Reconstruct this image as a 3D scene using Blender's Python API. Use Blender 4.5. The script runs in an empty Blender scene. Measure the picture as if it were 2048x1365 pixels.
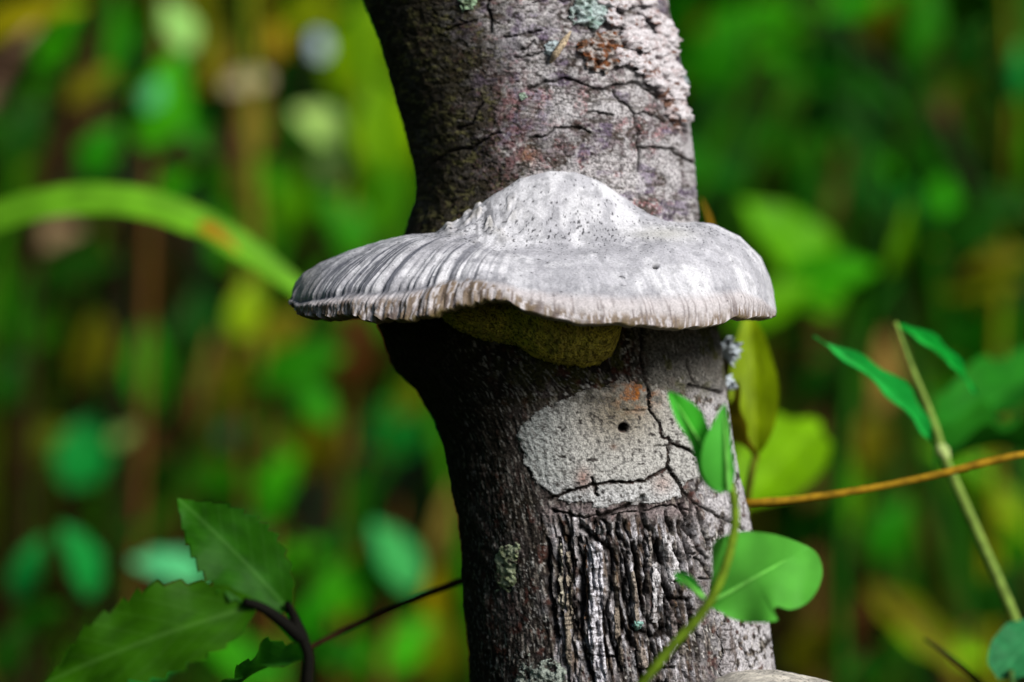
import bpy, math, random
import numpy as np
from mathutils import Vector, Matrix

random.seed(7)
RNG = np.random.default_rng(11)
C = bpy.context.scene.collection
sc = bpy.context.scene

# ------------------------------------------------------------------ camera, sky, sun, exposure
D, S, ZC = 0.70, 0.000125, 0.90        # camera distance to the y=0 plane, metres per photo pixel there, camera height
cam_d = bpy.data.cameras.new('camera')
cam = bpy.data.objects.new('camera', cam_d); C.objects.link(cam)
cam.location = (0, -D, ZC); cam.rotation_euler = (math.radians(90), 0, 0)
cam_d.sensor_width = 36.0
cam_d.lens = 36.0 * D / (2048 * S)
cam_d.clip_start = 0.01; cam_d.clip_end = 500
cam_d.dof.use_dof = True
cam_d.dof.focus_distance = D - 0.006
cam_d.dof.aperture_fstop = 6.6
cam_d.dof.aperture_blades = 0
sc.camera = cam

SUN_EL, SUN_AZ = 34.0, 136.0           # azimuth from +Y towards +X (the camera looks along +Y)
w = bpy.data.worlds.new('World'); sc.world = w; w.use_nodes = True
wn = w.node_tree.nodes; wl = w.node_tree.links
bg = wn['Background']
sky = wn.new('ShaderNodeTexSky'); sky.sky_type = 'NISHITA'; sky.sun_disc = False
sky.sun_elevation = math.radians(SUN_EL); sky.sun_rotation = math.radians(SUN_AZ)
wl.new(sky.outputs[0], bg.inputs[0]); bg.inputs[1].default_value = 0.05
sun_d = bpy.data.lights.new('sun', 'SUN'); sun = bpy.data.objects.new('sun', sun_d); C.objects.link(sun)
sun_d.energy = 4.8; sun_d.angle = math.radians(24); sun_d.color = (1.0, 0.975, 0.94)
el, az = math.radians(SUN_EL), math.radians(SUN_AZ)
sdir = Vector((math.sin(az) * math.cos(el), math.cos(az) * math.cos(el), math.sin(el)))
sun.rotation_euler = sdir.to_track_quat('Z', 'Y').to_euler()
sun.location = sdir * 5 + Vector((0, 0, 1))
vs = sc.view_settings
vs.view_transform = 'Standard'; vs.look = 'None'; vs.exposure = 0.12; vs.gamma = 1.0; vs.use_curve_mapping = False
sc.cycles.use_denoising = True
sc.cycles.max_bounces = 8


# ------------------------------------------------------------------ helpers
def P(px, py, y):
    k = S * (D + y) / D
    return Vector(((px - 1024) * k, y, ZC - (py - 682.5) * k))

def srgb(r, g, b):
    f = lambda c: (c / 255 / 12.92) if c / 255 <= 0.04045 else ((c / 255 + 0.055) / 1.055) ** 2.4
    return (f(r), f(g), f(b))

def hash3(ix, iy, iz, seed):
    h = (ix.astype(np.uint32) * np.uint32(374761393) + iy.astype(np.uint32) * np.uint32(668265263)
         + iz.astype(np.uint32) * np.uint32(2147483647) + np.uint32((seed * 1274126177) & 0xffffffff))
    h = (h ^ (h >> np.uint32(13))) * np.uint32(1274126177)
    h = (h ^ (h >> np.uint32(16))) * np.uint32(2246822519)
    h = h ^ (h >> np.uint32(13))
    return h.astype(np.float64) / 4294967295.0

def vn(x, y, seed=0, z=None):
    """value noise 0..1"""
    x = np.asarray(x, float); y = np.asarray(y, float)
    z = np.zeros_like(x) if z is None else np.asarray(z, float)
    xi = np.floor(x).astype(np.int64); yi = np.floor(y).astype(np.int64); zi = np.floor(z).astype(np.int64)
    fx, fy, fz = x - xi, y - yi, z - zi
    fx = fx * fx * (3 - 2 * fx); fy = fy * fy * (3 - 2 * fy); fz = fz * fz * (3 - 2 * fz)
    out = 0
    dz_list = (0, 1) if np.any(fz > 0) else (0,)
    for dx in (0, 1):
        for dy in (0, 1):
            for dz in dz_list:
                wgt = (fx if dx else 1 - fx) * (fy if dy else 1 - fy) * (fz if dz else 1 - fz)
                out = out + wgt * hash3(xi + dx, yi + dy, zi + dz, seed)
    return out

def fbm(x, y, seed=0, octv=4, z=None, gain=0.5):
    a, s, t = 1.0, 0.0, 0.0
    x = np.asarray(x, float); y = np.asarray(y, float)
    for o in range(octv):
        f = 2 ** o
        s = s + a * vn(x * f + 13.7 * o, y * f + 7.1 * o, seed + o, None if z is None else z * f)
        t += a; a *= gain
    return s / t

def sst(a, b, x):
    t = np.clip((x - a) / (b - a), 0, 1)
    return t * t * (3 - 2 * t)

def mixc(c, col, m):
    return c * (1 - m[..., None]) + np.asarray(col) * m[..., None]

def tab(pairs):
    a = np.array(sorted(pairs), float)
    return lambda x: np.interp(x, a[:, 0], a[:, 1])

def crom(pts, n=8):
    pts = [Vector(p) for p in pts]
    if len(pts) < 3:
        return [pts[0].lerp(pts[-1], i / n) for i in range(n + 1)]
    q = [pts[0] * 2 - pts[1]] + pts + [pts[-1] * 2 - pts[-2]]
    out = []
    for i in range(1, len(q) - 2):
        p0, p1, p2, p3 = q[i - 1:i + 3]
        t0 = 0.0; t1 = t0 + max((p1 - p0).length, 1e-9) ** .5; t2 = t1 + max((p2 - p1).length, 1e-9) ** .5; t3 = t2 + max((p3 - p2).length, 1e-9) ** .5
        for k in range(n):
            t = t1 + (t2 - t1) * k / n
            a1 = p0 * ((t1 - t) / (t1 - t0)) + p1 * ((t - t0) / (t1 - t0))
            a2 = p1 * ((t2 - t) / (t2 - t1)) + p2 * ((t - t1) / (t2 - t1))
            a3 = p2 * ((t3 - t) / (t3 - t2)) + p3 * ((t - t2) / (t3 - t2))
            b1 = a1 * ((t2 - t) / (t2 - t0)) + a2 * ((t - t0) / (t2 - t0))
            b2 = a2 * ((t3 - t) / (t3 - t1)) + a3 * ((t - t1) / (t3 - t1))
            out.append(b1 * ((t2 - t) / (t2 - t1)) + b2 * ((t - t1) / (t2 - t1)))
    out.append(q[-2])
    return out

def mesh_np(name, verts, faces, mat, col=None, smooth=True):
    me = bpy.data.meshes.new(name)
    verts = np.asarray(verts, np.float32); faces = np.asarray(faces, np.int32)
    k = faces.shape[1]
    me.vertices.add(len(verts)); me.vertices.foreach_set('co', verts.ravel())
    me.loops.add(faces.size); me.loops.foreach_set('vertex_index', faces.ravel())
    me.polygons.add(len(faces))
    me.polygons.foreach_set('loop_start', np.arange(0, faces.size, k, dtype=np.int32))
    me.polygons.foreach_set('loop_total', np.full(len(faces), k, np.int32))
    me.polygons.foreach_set('use_smooth', np.full(len(faces), smooth, bool))
    if col is not None:
        a = me.color_attributes.new('Col', 'FLOAT_COLOR', 'POINT')
        cc = np.ones((len(verts), 4), np.float32); cc[:, :3] = np.clip(col, 0, 1)
        a.data.foreach_set('color', cc.ravel())
    me.update(calc_edges=True); me.validate()
    if mat: me.materials.append(mat)
    return me

def obj(name, me, parent=None, color=None):
    o = bpy.data.objects.new(name, me); C.objects.link(o)
    if parent: o.parent = parent
    if color: o.color = (*color, 1)
    return o

def tag(o, label=None, cat=None, group=None, kind=None):
    if label: o['label'] = label
    if cat: o['category'] = cat
    if group: o['group'] = group
    if kind: o['kind'] = kind
    return o

def thing(name, label, cat, loc, group=None):
    o = bpy.data.objects.new(name, None); C.objects.link(o); o.location = loc
    o.empty_display_size = 0.02
    tag(o, label, cat, group, 'thing'); o['loc'] = list(loc)
    return o

def sub(parent, name, me, color=None):
    """a part whose mesh is in world coordinates, under a thing at its base"""
    o = obj(name, me, parent, color)
    L = Vector(parent['loc']) if 'loc' in parent.keys() else Vector((0, 0, 0))
    o.location = -L
    return o

def tube(pts, radii, nseg=8, n=8, wob=0.0):
    p = crom(pts, n)
    r = np.interp(np.linspace(0, 1, len(p)), np.linspace(0, 1, len(radii)), radii)
    vs_, fs = [], []
    up = Vector((0, 1, 0))
    for i, q in enumerate(p):
        t = (p[min(i + 1, len(p) - 1)] - p[max(i - 1, 0)]).normalized()
        a = t.cross(up)
        if a.length < 1e-4: a = t.cross(Vector((1, 0, 0)))
        a.normalize(); b = t.cross(a)
        for k in range(nseg):
            th = 2 * math.pi * k / nseg
            rr = r[i] * (1 + wob * (random.random() - .5))
            vs_.append(q + a * math.cos(th) * rr + b * math.sin(th) * rr)
    for i in range(len(p) - 1):
        for k in range(nseg):
            k2 = (k + 1) % nseg
            fs.append((i * nseg + k, i * nseg + k2, (i + 1) * nseg + k2, (i + 1) * nseg + k))
    return vs_, fs

def join(parts):
    V, F = [], []
    for v, f in parts:
        o = len(V); V += [tuple(q) for q in v]; F += [tuple(i + o for i in g) for g in f]
    return V, F


# ------------------------------------------------------------------ materials
def new_mat(name):
    m = bpy.data.materials.new(name); m.use_nodes = True
    return m, m.node_tree.nodes, m.node_tree.links, m.node_tree.nodes['Principled BSDF']

def attr_mat(name, rough, fine=900, lo=.6, hi=1.35, bump=.25, bdist=.0004, spec=.3, specks=None):
    m, n, l, p = new_mat(name)
    at = n.new('ShaderNodeAttribute'); at.attribute_name = 'Col'
    tc = n.new('ShaderNodeTexCoord')
    no = n.new('ShaderNodeTexNoise'); no.inputs['Scale'].default_value = fine
    no.inputs['Detail'].default_value = 5; no.inputs['Roughness'].default_value = .65
    l.new(tc.outputs['Object'], no.inputs['Vector'])
    mr = n.new('ShaderNodeMapRange'); mr.inputs[1].default_value = .3; mr.inputs[2].default_value = .7
    mr.inputs[3].default_value = lo; mr.inputs[4].default_value = hi
    l.new(no.outputs['Fac'], mr.inputs[0])
    mul = n.new('ShaderNodeVectorMath'); mul.operation = 'SCALE'
    l.new(at.outputs['Color'], mul.inputs[0]); l.new(mr.outputs[0], mul.inputs['Scale'])
    out = mul.outputs[0]
    l.new(out, p.inputs['Base Color'])
    b = n.new('ShaderNodeBump'); b.inputs['Strength'].default_value = bump; b.inputs['Distance'].default_value = bdist
    l.new(no.outputs['Fac'], b.inputs['Height']); l.new(b.outputs[0], p.inputs['Normal'])
    p.inputs['Roughness'].default_value = rough; p.inputs['Specular IOR Level'].default_value = spec
    return m

M_BARK = attr_mat('bark', .85, 1500, .12, 1.95, .8, .0009, .12)
M_LICH = attr_mat('lichen_crust', .9, 2400, .35, 1.6, .8, .0006, .15)
M_CAP = attr_mat('fungus_cap', .6, 1700, .72, 1.2, .5, .0004, .35)
M_PORE = attr_mat('fungus_pores', .9, 2600, .45, 1.5, .8, .0006, .1)

def leaf_material(name, attr=False, trans=.35):
    m, n, l, p = new_mat(name)
    if attr:
        src = n.new('ShaderNodeAttribute'); src.attribute_name = 'Col'; col = src.outputs['Color']
    else:
        src = n.new('ShaderNodeObjectInfo'); col = src.outputs['Color']
    tc = n.new('ShaderNodeTexCoord')
    last = col
    no = n.new('ShaderNodeTexNoise'); no.inputs['Scale'].default_value = 6 if not attr else 20
    no.inputs['Detail'].default_value = 4
    l.new(tc.outputs['Object'], no.inputs['Vector'])
    mr = n.new('ShaderNodeMapRange'); mr.inputs[1].default_value = .3; mr.inputs[2].default_value = .7
    mr.inputs[3].default_value = .72; mr.inputs[4].default_value = 1.25
    l.new(no.outputs['Fac'], mr.inputs[0])
    mul = n.new('ShaderNodeVectorMath'); mul.operation = 'SCALE'
    l.new(last, mul.inputs[0]); l.new(mr.outputs[0], mul.inputs['Scale'])
    last = mul.outputs[0]
    if not attr:
        # side veins: a chevron wave across the blade, plus the midrib line
        sx = n.new('ShaderNodeSeparateXYZ'); l.new(tc.outputs['Object'], sx.inputs[0])
        ab = n.new('ShaderNodeMath'); ab.operation = 'ABSOLUTE'; l.new(sx.outputs[1], ab.inputs[0])
        sb = n.new('ShaderNodeMath'); sb.operation = 'MULTIPLY_ADD'; l.new(ab.outputs[0], sb.inputs[0])
        sb.inputs[1].default_value = -.75; l.new(sx.outputs[0], sb.inputs[2])
        sn = n.new('ShaderNodeMath'); sn.operation = 'MULTIPLY'; l.new(sb.outputs[0], sn.inputs[0]); sn.inputs[1].default_value = 46
        si = n.new('ShaderNodeMath'); si.operation = 'SINE'; l.new(sn.outputs[0], si.inputs[0])
        pw = n.new('ShaderNodeMapRange'); l.new(si.outputs[0], pw.inputs[0])
        pw.inputs[1].default_value = .8; pw.inputs[2].default_value = 1; pw.inputs[3].default_value = 0; pw.inputs[4].default_value = .16
        mid = n.new('ShaderNodeMapRange'); l.new(ab.outputs[0], mid.inputs[0])
        mid.inputs[1].default_value = .012; mid.inputs[2].default_value = .03; mid.inputs[3].default_value = .5; mid.inputs[4].default_value = 0
        mx = n.new('ShaderNodeMath'); mx.operation = 'MAXIMUM'; l.new(pw.outputs[0], mx.inputs[0]); l.new(mid.outputs[0], mx.inputs[1])
        mixn = n.new('ShaderNodeMix'); mixn.data_type = 'RGBA'
        l.new(mx.outputs[0], mixn.inputs['Factor']); l.new(last, mixn.inputs['A'])
        sc2 = n.new('ShaderNodeVectorMath'); sc2.operation = 'MULTIPLY_ADD'
        l.new(last, sc2.inputs[0]); sc2.inputs[1].default_value = (1.5, 1.3, 1.5); sc2.inputs[2].default_value = (.03, .05, .02)
        l.new(sc2.outputs[0], mixn.inputs['B']); last = mixn.outputs['Result']
        b = n.new('ShaderNodeBump'); b.inputs['Strength'].default_value = .15; b.inputs['Distance'].default_value = .001
        l.new(mx.outputs[0], b.inputs['Height']); l.new(b.outputs[0], p.inputs['Normal'])
    l.new(last, p.inputs['Base Color'])
    p.inputs['Roughness'].default_value = .55; p.inputs['Specular IOR Level'].default_value = .1
    tr = n.new('ShaderNodeBsdfTranslucent'); l.new(last, tr.inputs['Color'])
    ms = n.new('ShaderNodeMixShader'); ms.inputs[0].default_value = trans
    l.new(p.outputs[0], ms.inputs[1]); l.new(tr.outputs[0], ms.inputs[2])
    l.new(ms.outputs[0], n['Material Output'].inputs['Surface'])
    return m

M_LEAF = leaf_material('leaf')
M_FILL = leaf_material('undergrowth_leaf', attr=True, trans=.3)

def stem_material():
    m, n, l, p = new_mat('stem')
    oi = n.new('ShaderNodeObjectInfo'); tc = n.new('ShaderNodeTexCoord')
    no = n.new('ShaderNodeTexNoise'); no.inputs['Scale'].default_value = 260; no.inputs['Detail'].default_value = 4
    l.new(tc.outputs['Object'], no.inputs['Vector'])
    mr = n.new('ShaderNodeMapRange'); mr.inputs[1].default_value = .3; mr.inputs[2].default_value = .7
    mr.inputs[3].default_value = .6; mr.inputs[4].default_value = 1.4; l.new(no.outputs['Fac'], mr.inputs[0])
    mul = n.new('ShaderNodeVectorMath'); mul.operation = 'SCALE'; l.new(oi.outputs['Color'], mul.inputs[0]); l.new(mr.outputs[0], mul.inputs['Scale'])
    l.new(mul.outputs[0], p.inputs['Base Color']); p.inputs['Roughness'].default_value = .8; p.inputs['Specular IOR Level'].default_value = .1
    b = n.new('ShaderNodeBump'); b.inputs['Strength'].default_value = .4; b.inputs['Distance'].default_value = .0005
    l.new(no.outputs['Fac'], b.inputs['Height']); l.new(b.outputs[0], p.inputs['Normal'])
    return m
M_STEM = stem_material()

def soil_material():
    m, n, l, p = new_mat('leaf_litter_soil')
    tc = n.new('ShaderNodeTexCoord')
    no = n.new('ShaderNodeTexNoise'); no.inputs['Scale'].default_value = 5; no.inputs['Detail'].default_value = 8
    l.new(tc.outputs['Object'], no.inputs['Vector'])
    cr = n.new('ShaderNodeValToRGB'); l.new(no.outputs['Fac'], cr.inputs[0])
    e = cr.color_ramp.elements
    e[0].position = .35; e[0].color = (.003, .003, .0012, 1); e[1].position = .7; e[1].color = (.016, .014, .004, 1)
    l.new(cr.outputs[0], p.inputs['Base Color']); p.inputs['Roughness'].default_value = 1; p.inputs['Specular IOR Level'].default_value = .05
    b = n.new('ShaderNodeBump'); b.inputs['Distance'].default_value = .05; l.new(no.outputs['Fac'], b.inputs['Height']); l.new(b.outputs[0], p.inputs['Normal'])
    return m
M_SOIL = soil_material()


# ------------------------------------------------------------------ ground: flat round the tree, a bank behind, out to the horizon
def build_ground():
    xs = np.concatenate([-np.geomspace(120, 4, 14), np.linspace(-3.6, 3.6, 60), np.geomspace(4, 120, 14)])
    ys = np.concatenate([-np.geomspace(120, 2.2, 14), np.linspace(-2, 5, 70), np.geomspace(5.4, 160, 20)])
    X, Y = np.meshgrid(xs, ys)
    Z = 1.9 * sst(2.4, 4.6, Y + .25 * (vn(X * .8, Y * .8, 3) - .5)) + 2.2 * sst(4.5, 30, Y)
    Z += .10 * (fbm(X * 1.3, Y * 1.3, 5) - .5) * sst(.25, .8, np.hypot(X, Y))
    nx, ny = len(xs), len(ys)
    V = np.stack([X, Y, Z], -1).reshape(-1, 3)
    i = np.arange(nx - 1); j = np.arange(ny - 1)
    I, J = np.meshgrid(i, j); a = (J * nx + I).ravel()
    F = np.stack([a, a + 1, a + 1 + nx, a + nx], -1)
    tag(obj('ground', mesh_np('ground', V, F, M_SOIL)), 'dark leaf litter soil rising into a bank', kind='structure')
    return lambda x, y: 1.9 * sst(2.4, 4.6, np.asarray(y)) + 2.2 * sst(4.5, 30, np.asarray(y))
GZ = build_ground()


# ------------------------------------------------------------------ the leaning dead tree: trunk as a displaced grid
EL = tab([(-9000, 380), (-2500, 540), (-900, 470), (-300, 610), (-40, 706), (0, 725), (60, 750), (120, 768), (180, 787), (250, 806), (300, 818), (350, 828),
          (400, 828), (430, 820), (470, 808), (560, 776), (650, 754), (700, 775), (740, 792), (780, 835), (840, 868), (900, 890),
          (1000, 910), (1100, 922), (1200, 930), (1300, 937), (1365, 942), (1440, 946), (2500, 980), (5000, 1010), (7600, 960)])
ER = tab([(-9000, 700), (-2500, 1060), (-900, 1130), (-300, 1262), (-40, 1322), (0, 1332), (60, 1345), (120, 1358), (180, 1368), (250, 1380), (300, 1386), (350, 1390),
          (400, 1393), (430, 1395), (470, 1397), (560, 1415), (650, 1436), (700, 1443), (740, 1447), (780, 1452), (840, 1458), (900, 1468),
          (1000, 1490), (1100, 1512), (1200, 1530), (1300, 1547), (1365, 1556), (1440, 1564), (2500, 1640), (5000, 1740), (7600, 1880)])
CY = tab([(-9000, .10), (-900, .065), (0, .052), (400, .046), (700, .040), (1000, .034), (1365, .030), (2500, .03), (7600, .04)])
DEPTH = tab([(-9000, .02), (-900, .031), (0, .033), (400, .034), (1365, .036), (7600, .05)])

ALF = np.concatenate([np.linspace(-100, 100, 400), np.linspace(103, 257, 44)]) * math.pi / 180
ROW = np.concatenate([-np.geomspace(7400, 60, 40), np.linspace(-50, 1420, 800), np.geomspace(1440, 7300, 60)])
NA, NR = len(ALF), len(ROW)

def poly_dist(px, py, pts):
    d = np.full(px.shape, 1e9)
    for (x0, y0), (x1, y1) in zip(pts[:-1], pts[1:]):
        dx, dy = x1 - x0, y1 - y0
        t = np.clip(((px - x0) * dx + (py - y0) * dy) / (dx * dx + dy * dy + 1e-9), 0, 1)
        d = np.minimum(d, np.hypot(px - x0 - t * dx, py - y0 - t * dy))
    return d

def inside_poly(px, py, pts):
    c = np.zeros(px.shape, bool); n = len(pts)
    for i in range(n):
        x0, y0 = pts[i]; x1, y1 = pts[(i + 1) % n]
        c ^= ((y0 > py) != (y1 > py)) & (px < (x1 - x0) * (py - y0) / (y1 - y0 + 1e-12) + x0)
    return c

U = lambda L: [(700 + x * .3516, y * .3516) for x, y in L]
LO = lambda L: [(740 + x * .3613, 600 + y * .3613) for x, y in L]
BO = lambda L: [(880 + x * .3906, 960 + y * .3906) for x, y in L]
CRACKS = [
    (U([(1010, 572), (1090, 530), (1200, 520), (1260, 525), (1340, 550), (1420, 565), (1500, 545), (1560, 530), (1620, 525), (1700, 570), (1760, 620), (1790, 690), (1840, 740), (1900, 770)]), 3.4),
    (U([(1470, 570), (1500, 630), (1560, 660), (1600, 700), (1610, 780), (1615, 860), (1625, 900), (1620, 1010)]), 3.2),
    (U([(1615, 870), (1700, 875), (1800, 880), (1880, 910), (1930, 940)]), 3.0),
    (U([(1600, 705), (1660, 690), (1740, 710), (1765, 722)]), 2.4),
    (U([(1330, 700), (1490, 702)]), 2.0),
    (U([(1010, 830), (1120, 825), (1160, 780), (1280, 780), (1345, 802)]), 2.6),
    (U([(480, 940), (600, 890), (720, 870), (860, 800)]), 2.6),
    (U([(1040, 95), (1140, 75), (1240, 85)]), 2.2),
    (U([(1492, -40), (1480, 100), (1470, 210)]), 4.0),
    (U([(1370, 445), (1500, 380), (1545, 330)]), 4.0),
    (U([(1740, 280), (1845, 352)]), 3.2),
    (U([(925, 402), (1090, 370)]), 2.4), (U([(890, 285), (1080, 260)]), 2.0),
    (U([(800, -60), (795, 90), (800, 260)]), 4.0), (U([(560, 230), (720, 200)]), 2.2),
    (U([(1040, 310), (1000, 340), (960, 345)]), 2), (U([(620, 780), (700, 740), (760, 640)]), 3),
    (LO([(1490, 440), (1515, 490), (1515, 580), (1560, 660), (1590, 740), (1630, 760), (1610, 830), (1610, 900), (1580, 920), (1490, 970), (1450, 965), (1300, 980), (1160, 990), (1080, 1025), (975, 1062)]), 2.9),
    (LO([(1630, 775), (1720, 800), (1810, 860)]), 3.2),
    (LO([(1610, 890), (1650, 960), (1690, 1030), (1760, 1090), (1860, 1140), (1960, 1200), (2060, 1265)]), 3.8),
    (LO([(1740, 470), (1830, 480), (1930, 510)]), 4.0),
    (LO([(1480, 160), (1480, 300), (1500, 440)]), 3.6),
    (LO([(1720, 330), (1750, 420), (1780, 460)]), 2.4),
    (LO([(1212, 940), (1215, 990), (1240, 1050)]), 1.7),
    (LO([(1380, 590), (1460, 600), (1520, 590)]), 1.6), (LO([(1540, 790), (1630, 785)]), 1.8),
    (BO([(1500, 780), (1540, 850), (1580, 960)]), 3), (BO([(1640, 760), (1690, 850), (1700, 990)]), 2.6),
    (BO([(1250, 340), (1330, 400), (1350, 460), (1290, 460)]), 3), (BO([(1200, 20), (1260, 100), (1240, 180)]), 4),
]
FURROWS = [  # dark gaps of the torn wood area
    (BO([(700, 190), (780, 260), (850, 310), (850, 450), (900, 620), (950, 780)]), 9.0),
    (BO([(760, 180), (830, 130), (1010, 60)]), 6.0),
    (BO([(690, 250), (720, 450), (700, 700), (730, 860), (790, 1010)]), 5.5),
    (BO([(930, 330), (920, 500), (950, 690), (1060, 730), (1120, 690), (1120, 520), (1090, 330), (1060, 250)]), 7.0),
    (BO([(960, 280), (990, 480), (1010, 640)]), 4.5), (BO([(1010, 200), (1030, 330), (1020, 520)]), 3.6),
    (BO([(640, 250), (650, 430), (660, 640)]), 4.0), (BO([(600, 260), (590, 400), (605, 640)]), 3.6), (BO([(540, 260), (545, 430), (570, 640), (590, 740)]), 4.5),
    (BO([(1000, 60), (1010, 180), (1060, 230)]), 6.0), (BO([(1120, 130), (1150, 250), (1180, 330), (1220, 430)]), 4.6),
    (BO([(1200, 100), (1240, 200), (1260, 290), (1330, 360)]), 4.2), (BO([(1130, 550), (1240, 560), (1260, 690), (1290, 760)]), 4.6),
    (BO([(850, 470), (830, 600), (860, 780), (900, 900)]), 4.0), (BO([(960, 760), (980, 880), (1060, 900), (1160, 880)]), 4.6),
    (BO([(1060, 780), (1080, 870)]), 4.0), (BO([(890, 140), (880, 220), (930, 310)]), 5), (BO([(780, 130), (840, 200), (820, 300)]), 4),
    (BO([(1150, 460), (1230, 455)]), 3), (BO([(740, 820), (860, 830)]), 2.6), (BO([(990, 880), (1010, 980), (1120, 960)]), 6), (BO([(1180, 600), (1200, 760), (1150, 870)]), 4),
    (BO([(1290, 120), (1310, 230), (1340, 300)]), 4), (BO([(560, 120), (700, 150), (900, 130), (1150, 100), (1240, 130)]), 1.8),
]

def build_trunk():
    A, V = np.meshgrid(ALF, ROW)                    # (NR, NA)
    l, r = EL(V), ER(V); cpx, hw = (l + r) / 2, (r - l) / 2
    cy = CY(V); k = S * (D + cy) / D
    wob = 1 + 0 * V
    cx = (cpx - 1024) * k; rx = hw * k
    dp = DEPTH(V)
    sx, cc = np.sin(A), np.cos(A)
    px = cpx + hw * sx                              # place on the bark in photo-pixel-sized units (for laying out its marks)
    py = V
    arc = A * 300
    front = sst(-.1, .15, cc)
    detail = sst(-60, -40, V) * sst(1430, 1410, V)
    # base position / normals
    X = cx + rx * sx; Y = cy - dp * cc; Z = ZC - (V - 682.5) * k
    nx, ny = sx / rx, -cc / dp
    nn = np.hypot(nx, ny); nx, ny = nx / nn, ny / nn
    mm = .001
    upper = sst(640, 560, V); lower = 1 - upper
    left = sst(-.15, -1.05, A)                      # 1 on the left flank
    h = 1.3 * (fbm(arc / 90, V / 110, 21, 3) - .5)
    h = h + 2.4 * (fbm(arc / 40, V / 40, 22, 3) - .45) * sst(-.7, -1.2, A) * np.exp(-((V - 690) / 75) ** 2)
    h = h + .9 * (fbm(arc / 22, V / 22, 23, 3) - .5) * sst(-.5, -1.1, A)
    wr = fbm(arc / 34, V / 7, 25, 4) - .5
    h = h + .34 * wr * upper * (1 - .4 * left)
    fib = fbm(arc / 5.5, V / 38, 26, 4) - .5
    h = h + .45 * fib * lower
    fine = fbm(arc / 6, V / 6, 27, 3) - .5
    h = h + .38 * fine
    # cracks
    jx = 15 * (fbm(px / 20, py / 20, 28, 4, gain=.62) - .5); jy = 15 * (fbm(px / 20, py / 20, 29, 4, gain=.62) - .5)
    wv = .45 + 1.1 * fbm(px / 26, py / 26, 30, 2)
    crk = np.zeros_like(px)
    fsel = (front > .2) & (detail > 0)
    qx, qy = (px + jx)[fsel], (py + jy)[fsel]; wv = wv[fsel]
    acc = np.zeros(qx.shape)
    for pts, wd in CRACKS:
        d = poly_dist(qx, qy, pts)
        acc = np.maximum(acc, np.exp(-(d / (wd * .80 * wv)) ** 2))
    crk[fsel] = acc
    accf = np.zeros(qx.shape)
    for pts, wd in FURROWS:
        d = poly_dist(qx, qy, pts)
        accf = np.maximum(accf, np.exp(-(d / (wd * .9 * wv)) ** 2))
    fur = np.zeros_like(px); fur[fsel] = accf
    h = h - 1.1 * crk - 1.9 * fur
    # random small checks in the bark
    chk = sst(.57, .66, fbm(px / 9, py / 5, 47, 4, gain=.6)) * upper
    h = h - .22 * chk
    # torn zone
    tw_ = 46 * (fbm(px / 30, py / 30, 35, 3) - .5)
    torn = np.exp(-(np.maximum(0, np.abs(px - 1240 + tw_) - 112) / 30) ** 2) * sst(1000, 1040, py + tw_) * sst(1360, 1290, py + tw_) * front
    wa = arc + 10 * (fbm(arc / 30, V / 60, 37, 3) - .5)
    r1 = 1 - 2 * np.abs(fbm(wa / 17, V / 130, 36, 3, gain=.6) - .5) * 2.2; r2 = 1 - 2 * np.abs(fbm(wa / 6.5, V / 75, 38, 3, gain=.6) - .5) * 2
    grv = sst(.62, .95, r1); grv2 = sst(.6, .95, r2)
    h = h - torn * (1.7 * grv + .9 * grv2 + .2) + torn * .7 * (fbm(arc / 4, V / 9, 39, 3) - .5)
    # two wormholes
    hole = np.exp(-(np.hypot((px - 1236), (py - 848)) / 8.5) ** 4)
    h = h - 2.5 * hole
    h = h * np.where(detail > 0, 1, 1.0)
    # ---- colour of the bark (darker in cracks; left flank has painted shade)
    n1 = fbm(px / 60, py / 60, 41, 4); n2 = fbm(px / 22, py / 16, 42, 4); n3 = fbm(px / 5, py / 5, 43, 2); n4 = fbm(arc / 110, V / 45, 44, 4)
    col = np.zeros(px.shape + (3,))
    # upper: weathered grey-mauve bark
    up = np.zeros_like(col) + np.array([.175, .145, .152])
    up = mixc(up, (.05, .036, .028), sst(.47, .60, n2) * .85)
    up = mixc(up, (.43, .405, .41), sst(.47, .62, n1 * .6 + .4 * fbm(px / 12, py / 9, 40, 3) + .09 * sst(1000, 1350, px) - .03) * .9)
    up = mixc(up, (.15, .115, .185), sst(.55, .66, fbm(px / 40, py / 30, 45, 3)) * .6)
    up = mixc(up, (.27, .12, .125), sst(.42, .6, n3) * sst(.58, .70, fbm(px / 34, py / 26, 46, 4) + .08 * np.exp(-((px - 990) / 60) ** 2)) * .75)
    up = mixc(up, (.30, .12, .03), np.exp(-(np.hypot(px - 1055, py - 330) / 16) ** 2) * .7)
    up = mixc(up, (.13, .14, .012), np.exp(-(np.hypot((px - 888) / 1.0, (py - 268) / 2.6) / 13) ** 2) * sst(.4, .55, n3 * .5 + n2 * .5) * 1.0)
    up = mixc(up, (.42, .41, .40), sst(.66, .74, n3) * .6)
    up = mixc(up, (.014, .011, .008), sst(.55, .64, fbm(px / 9, py / 5, 47, 4, gain=.6)) * (.9 - .35 * sst(1050, 1250, px)))
    up = mixc(up, (.06, .05, .04), sst(.60, .68, fbm(px / 30, py / 4, 60, 3)) * .6)
    up = mixc(up, (.22, .10, .11), np.exp(-((px - 1000 - .1 * py) / 34) ** 2) * sst(110, 200, py) * sst(.40, .58, fbm(px / 8, py / 14, 61, 3)) * .6)
    up = mixc(up, (.17, .16, .20), np.exp(-((px - 1015) / 26) ** 2) * np.exp(-((py - 130) / 34) ** 2) * .6)
    up = mixc(up, (.46, .44, .45), sst(.56, .68, fbm(px / 26, py / 34, 62, 3)) * sst(1030, 1150, px) * .6)
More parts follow.
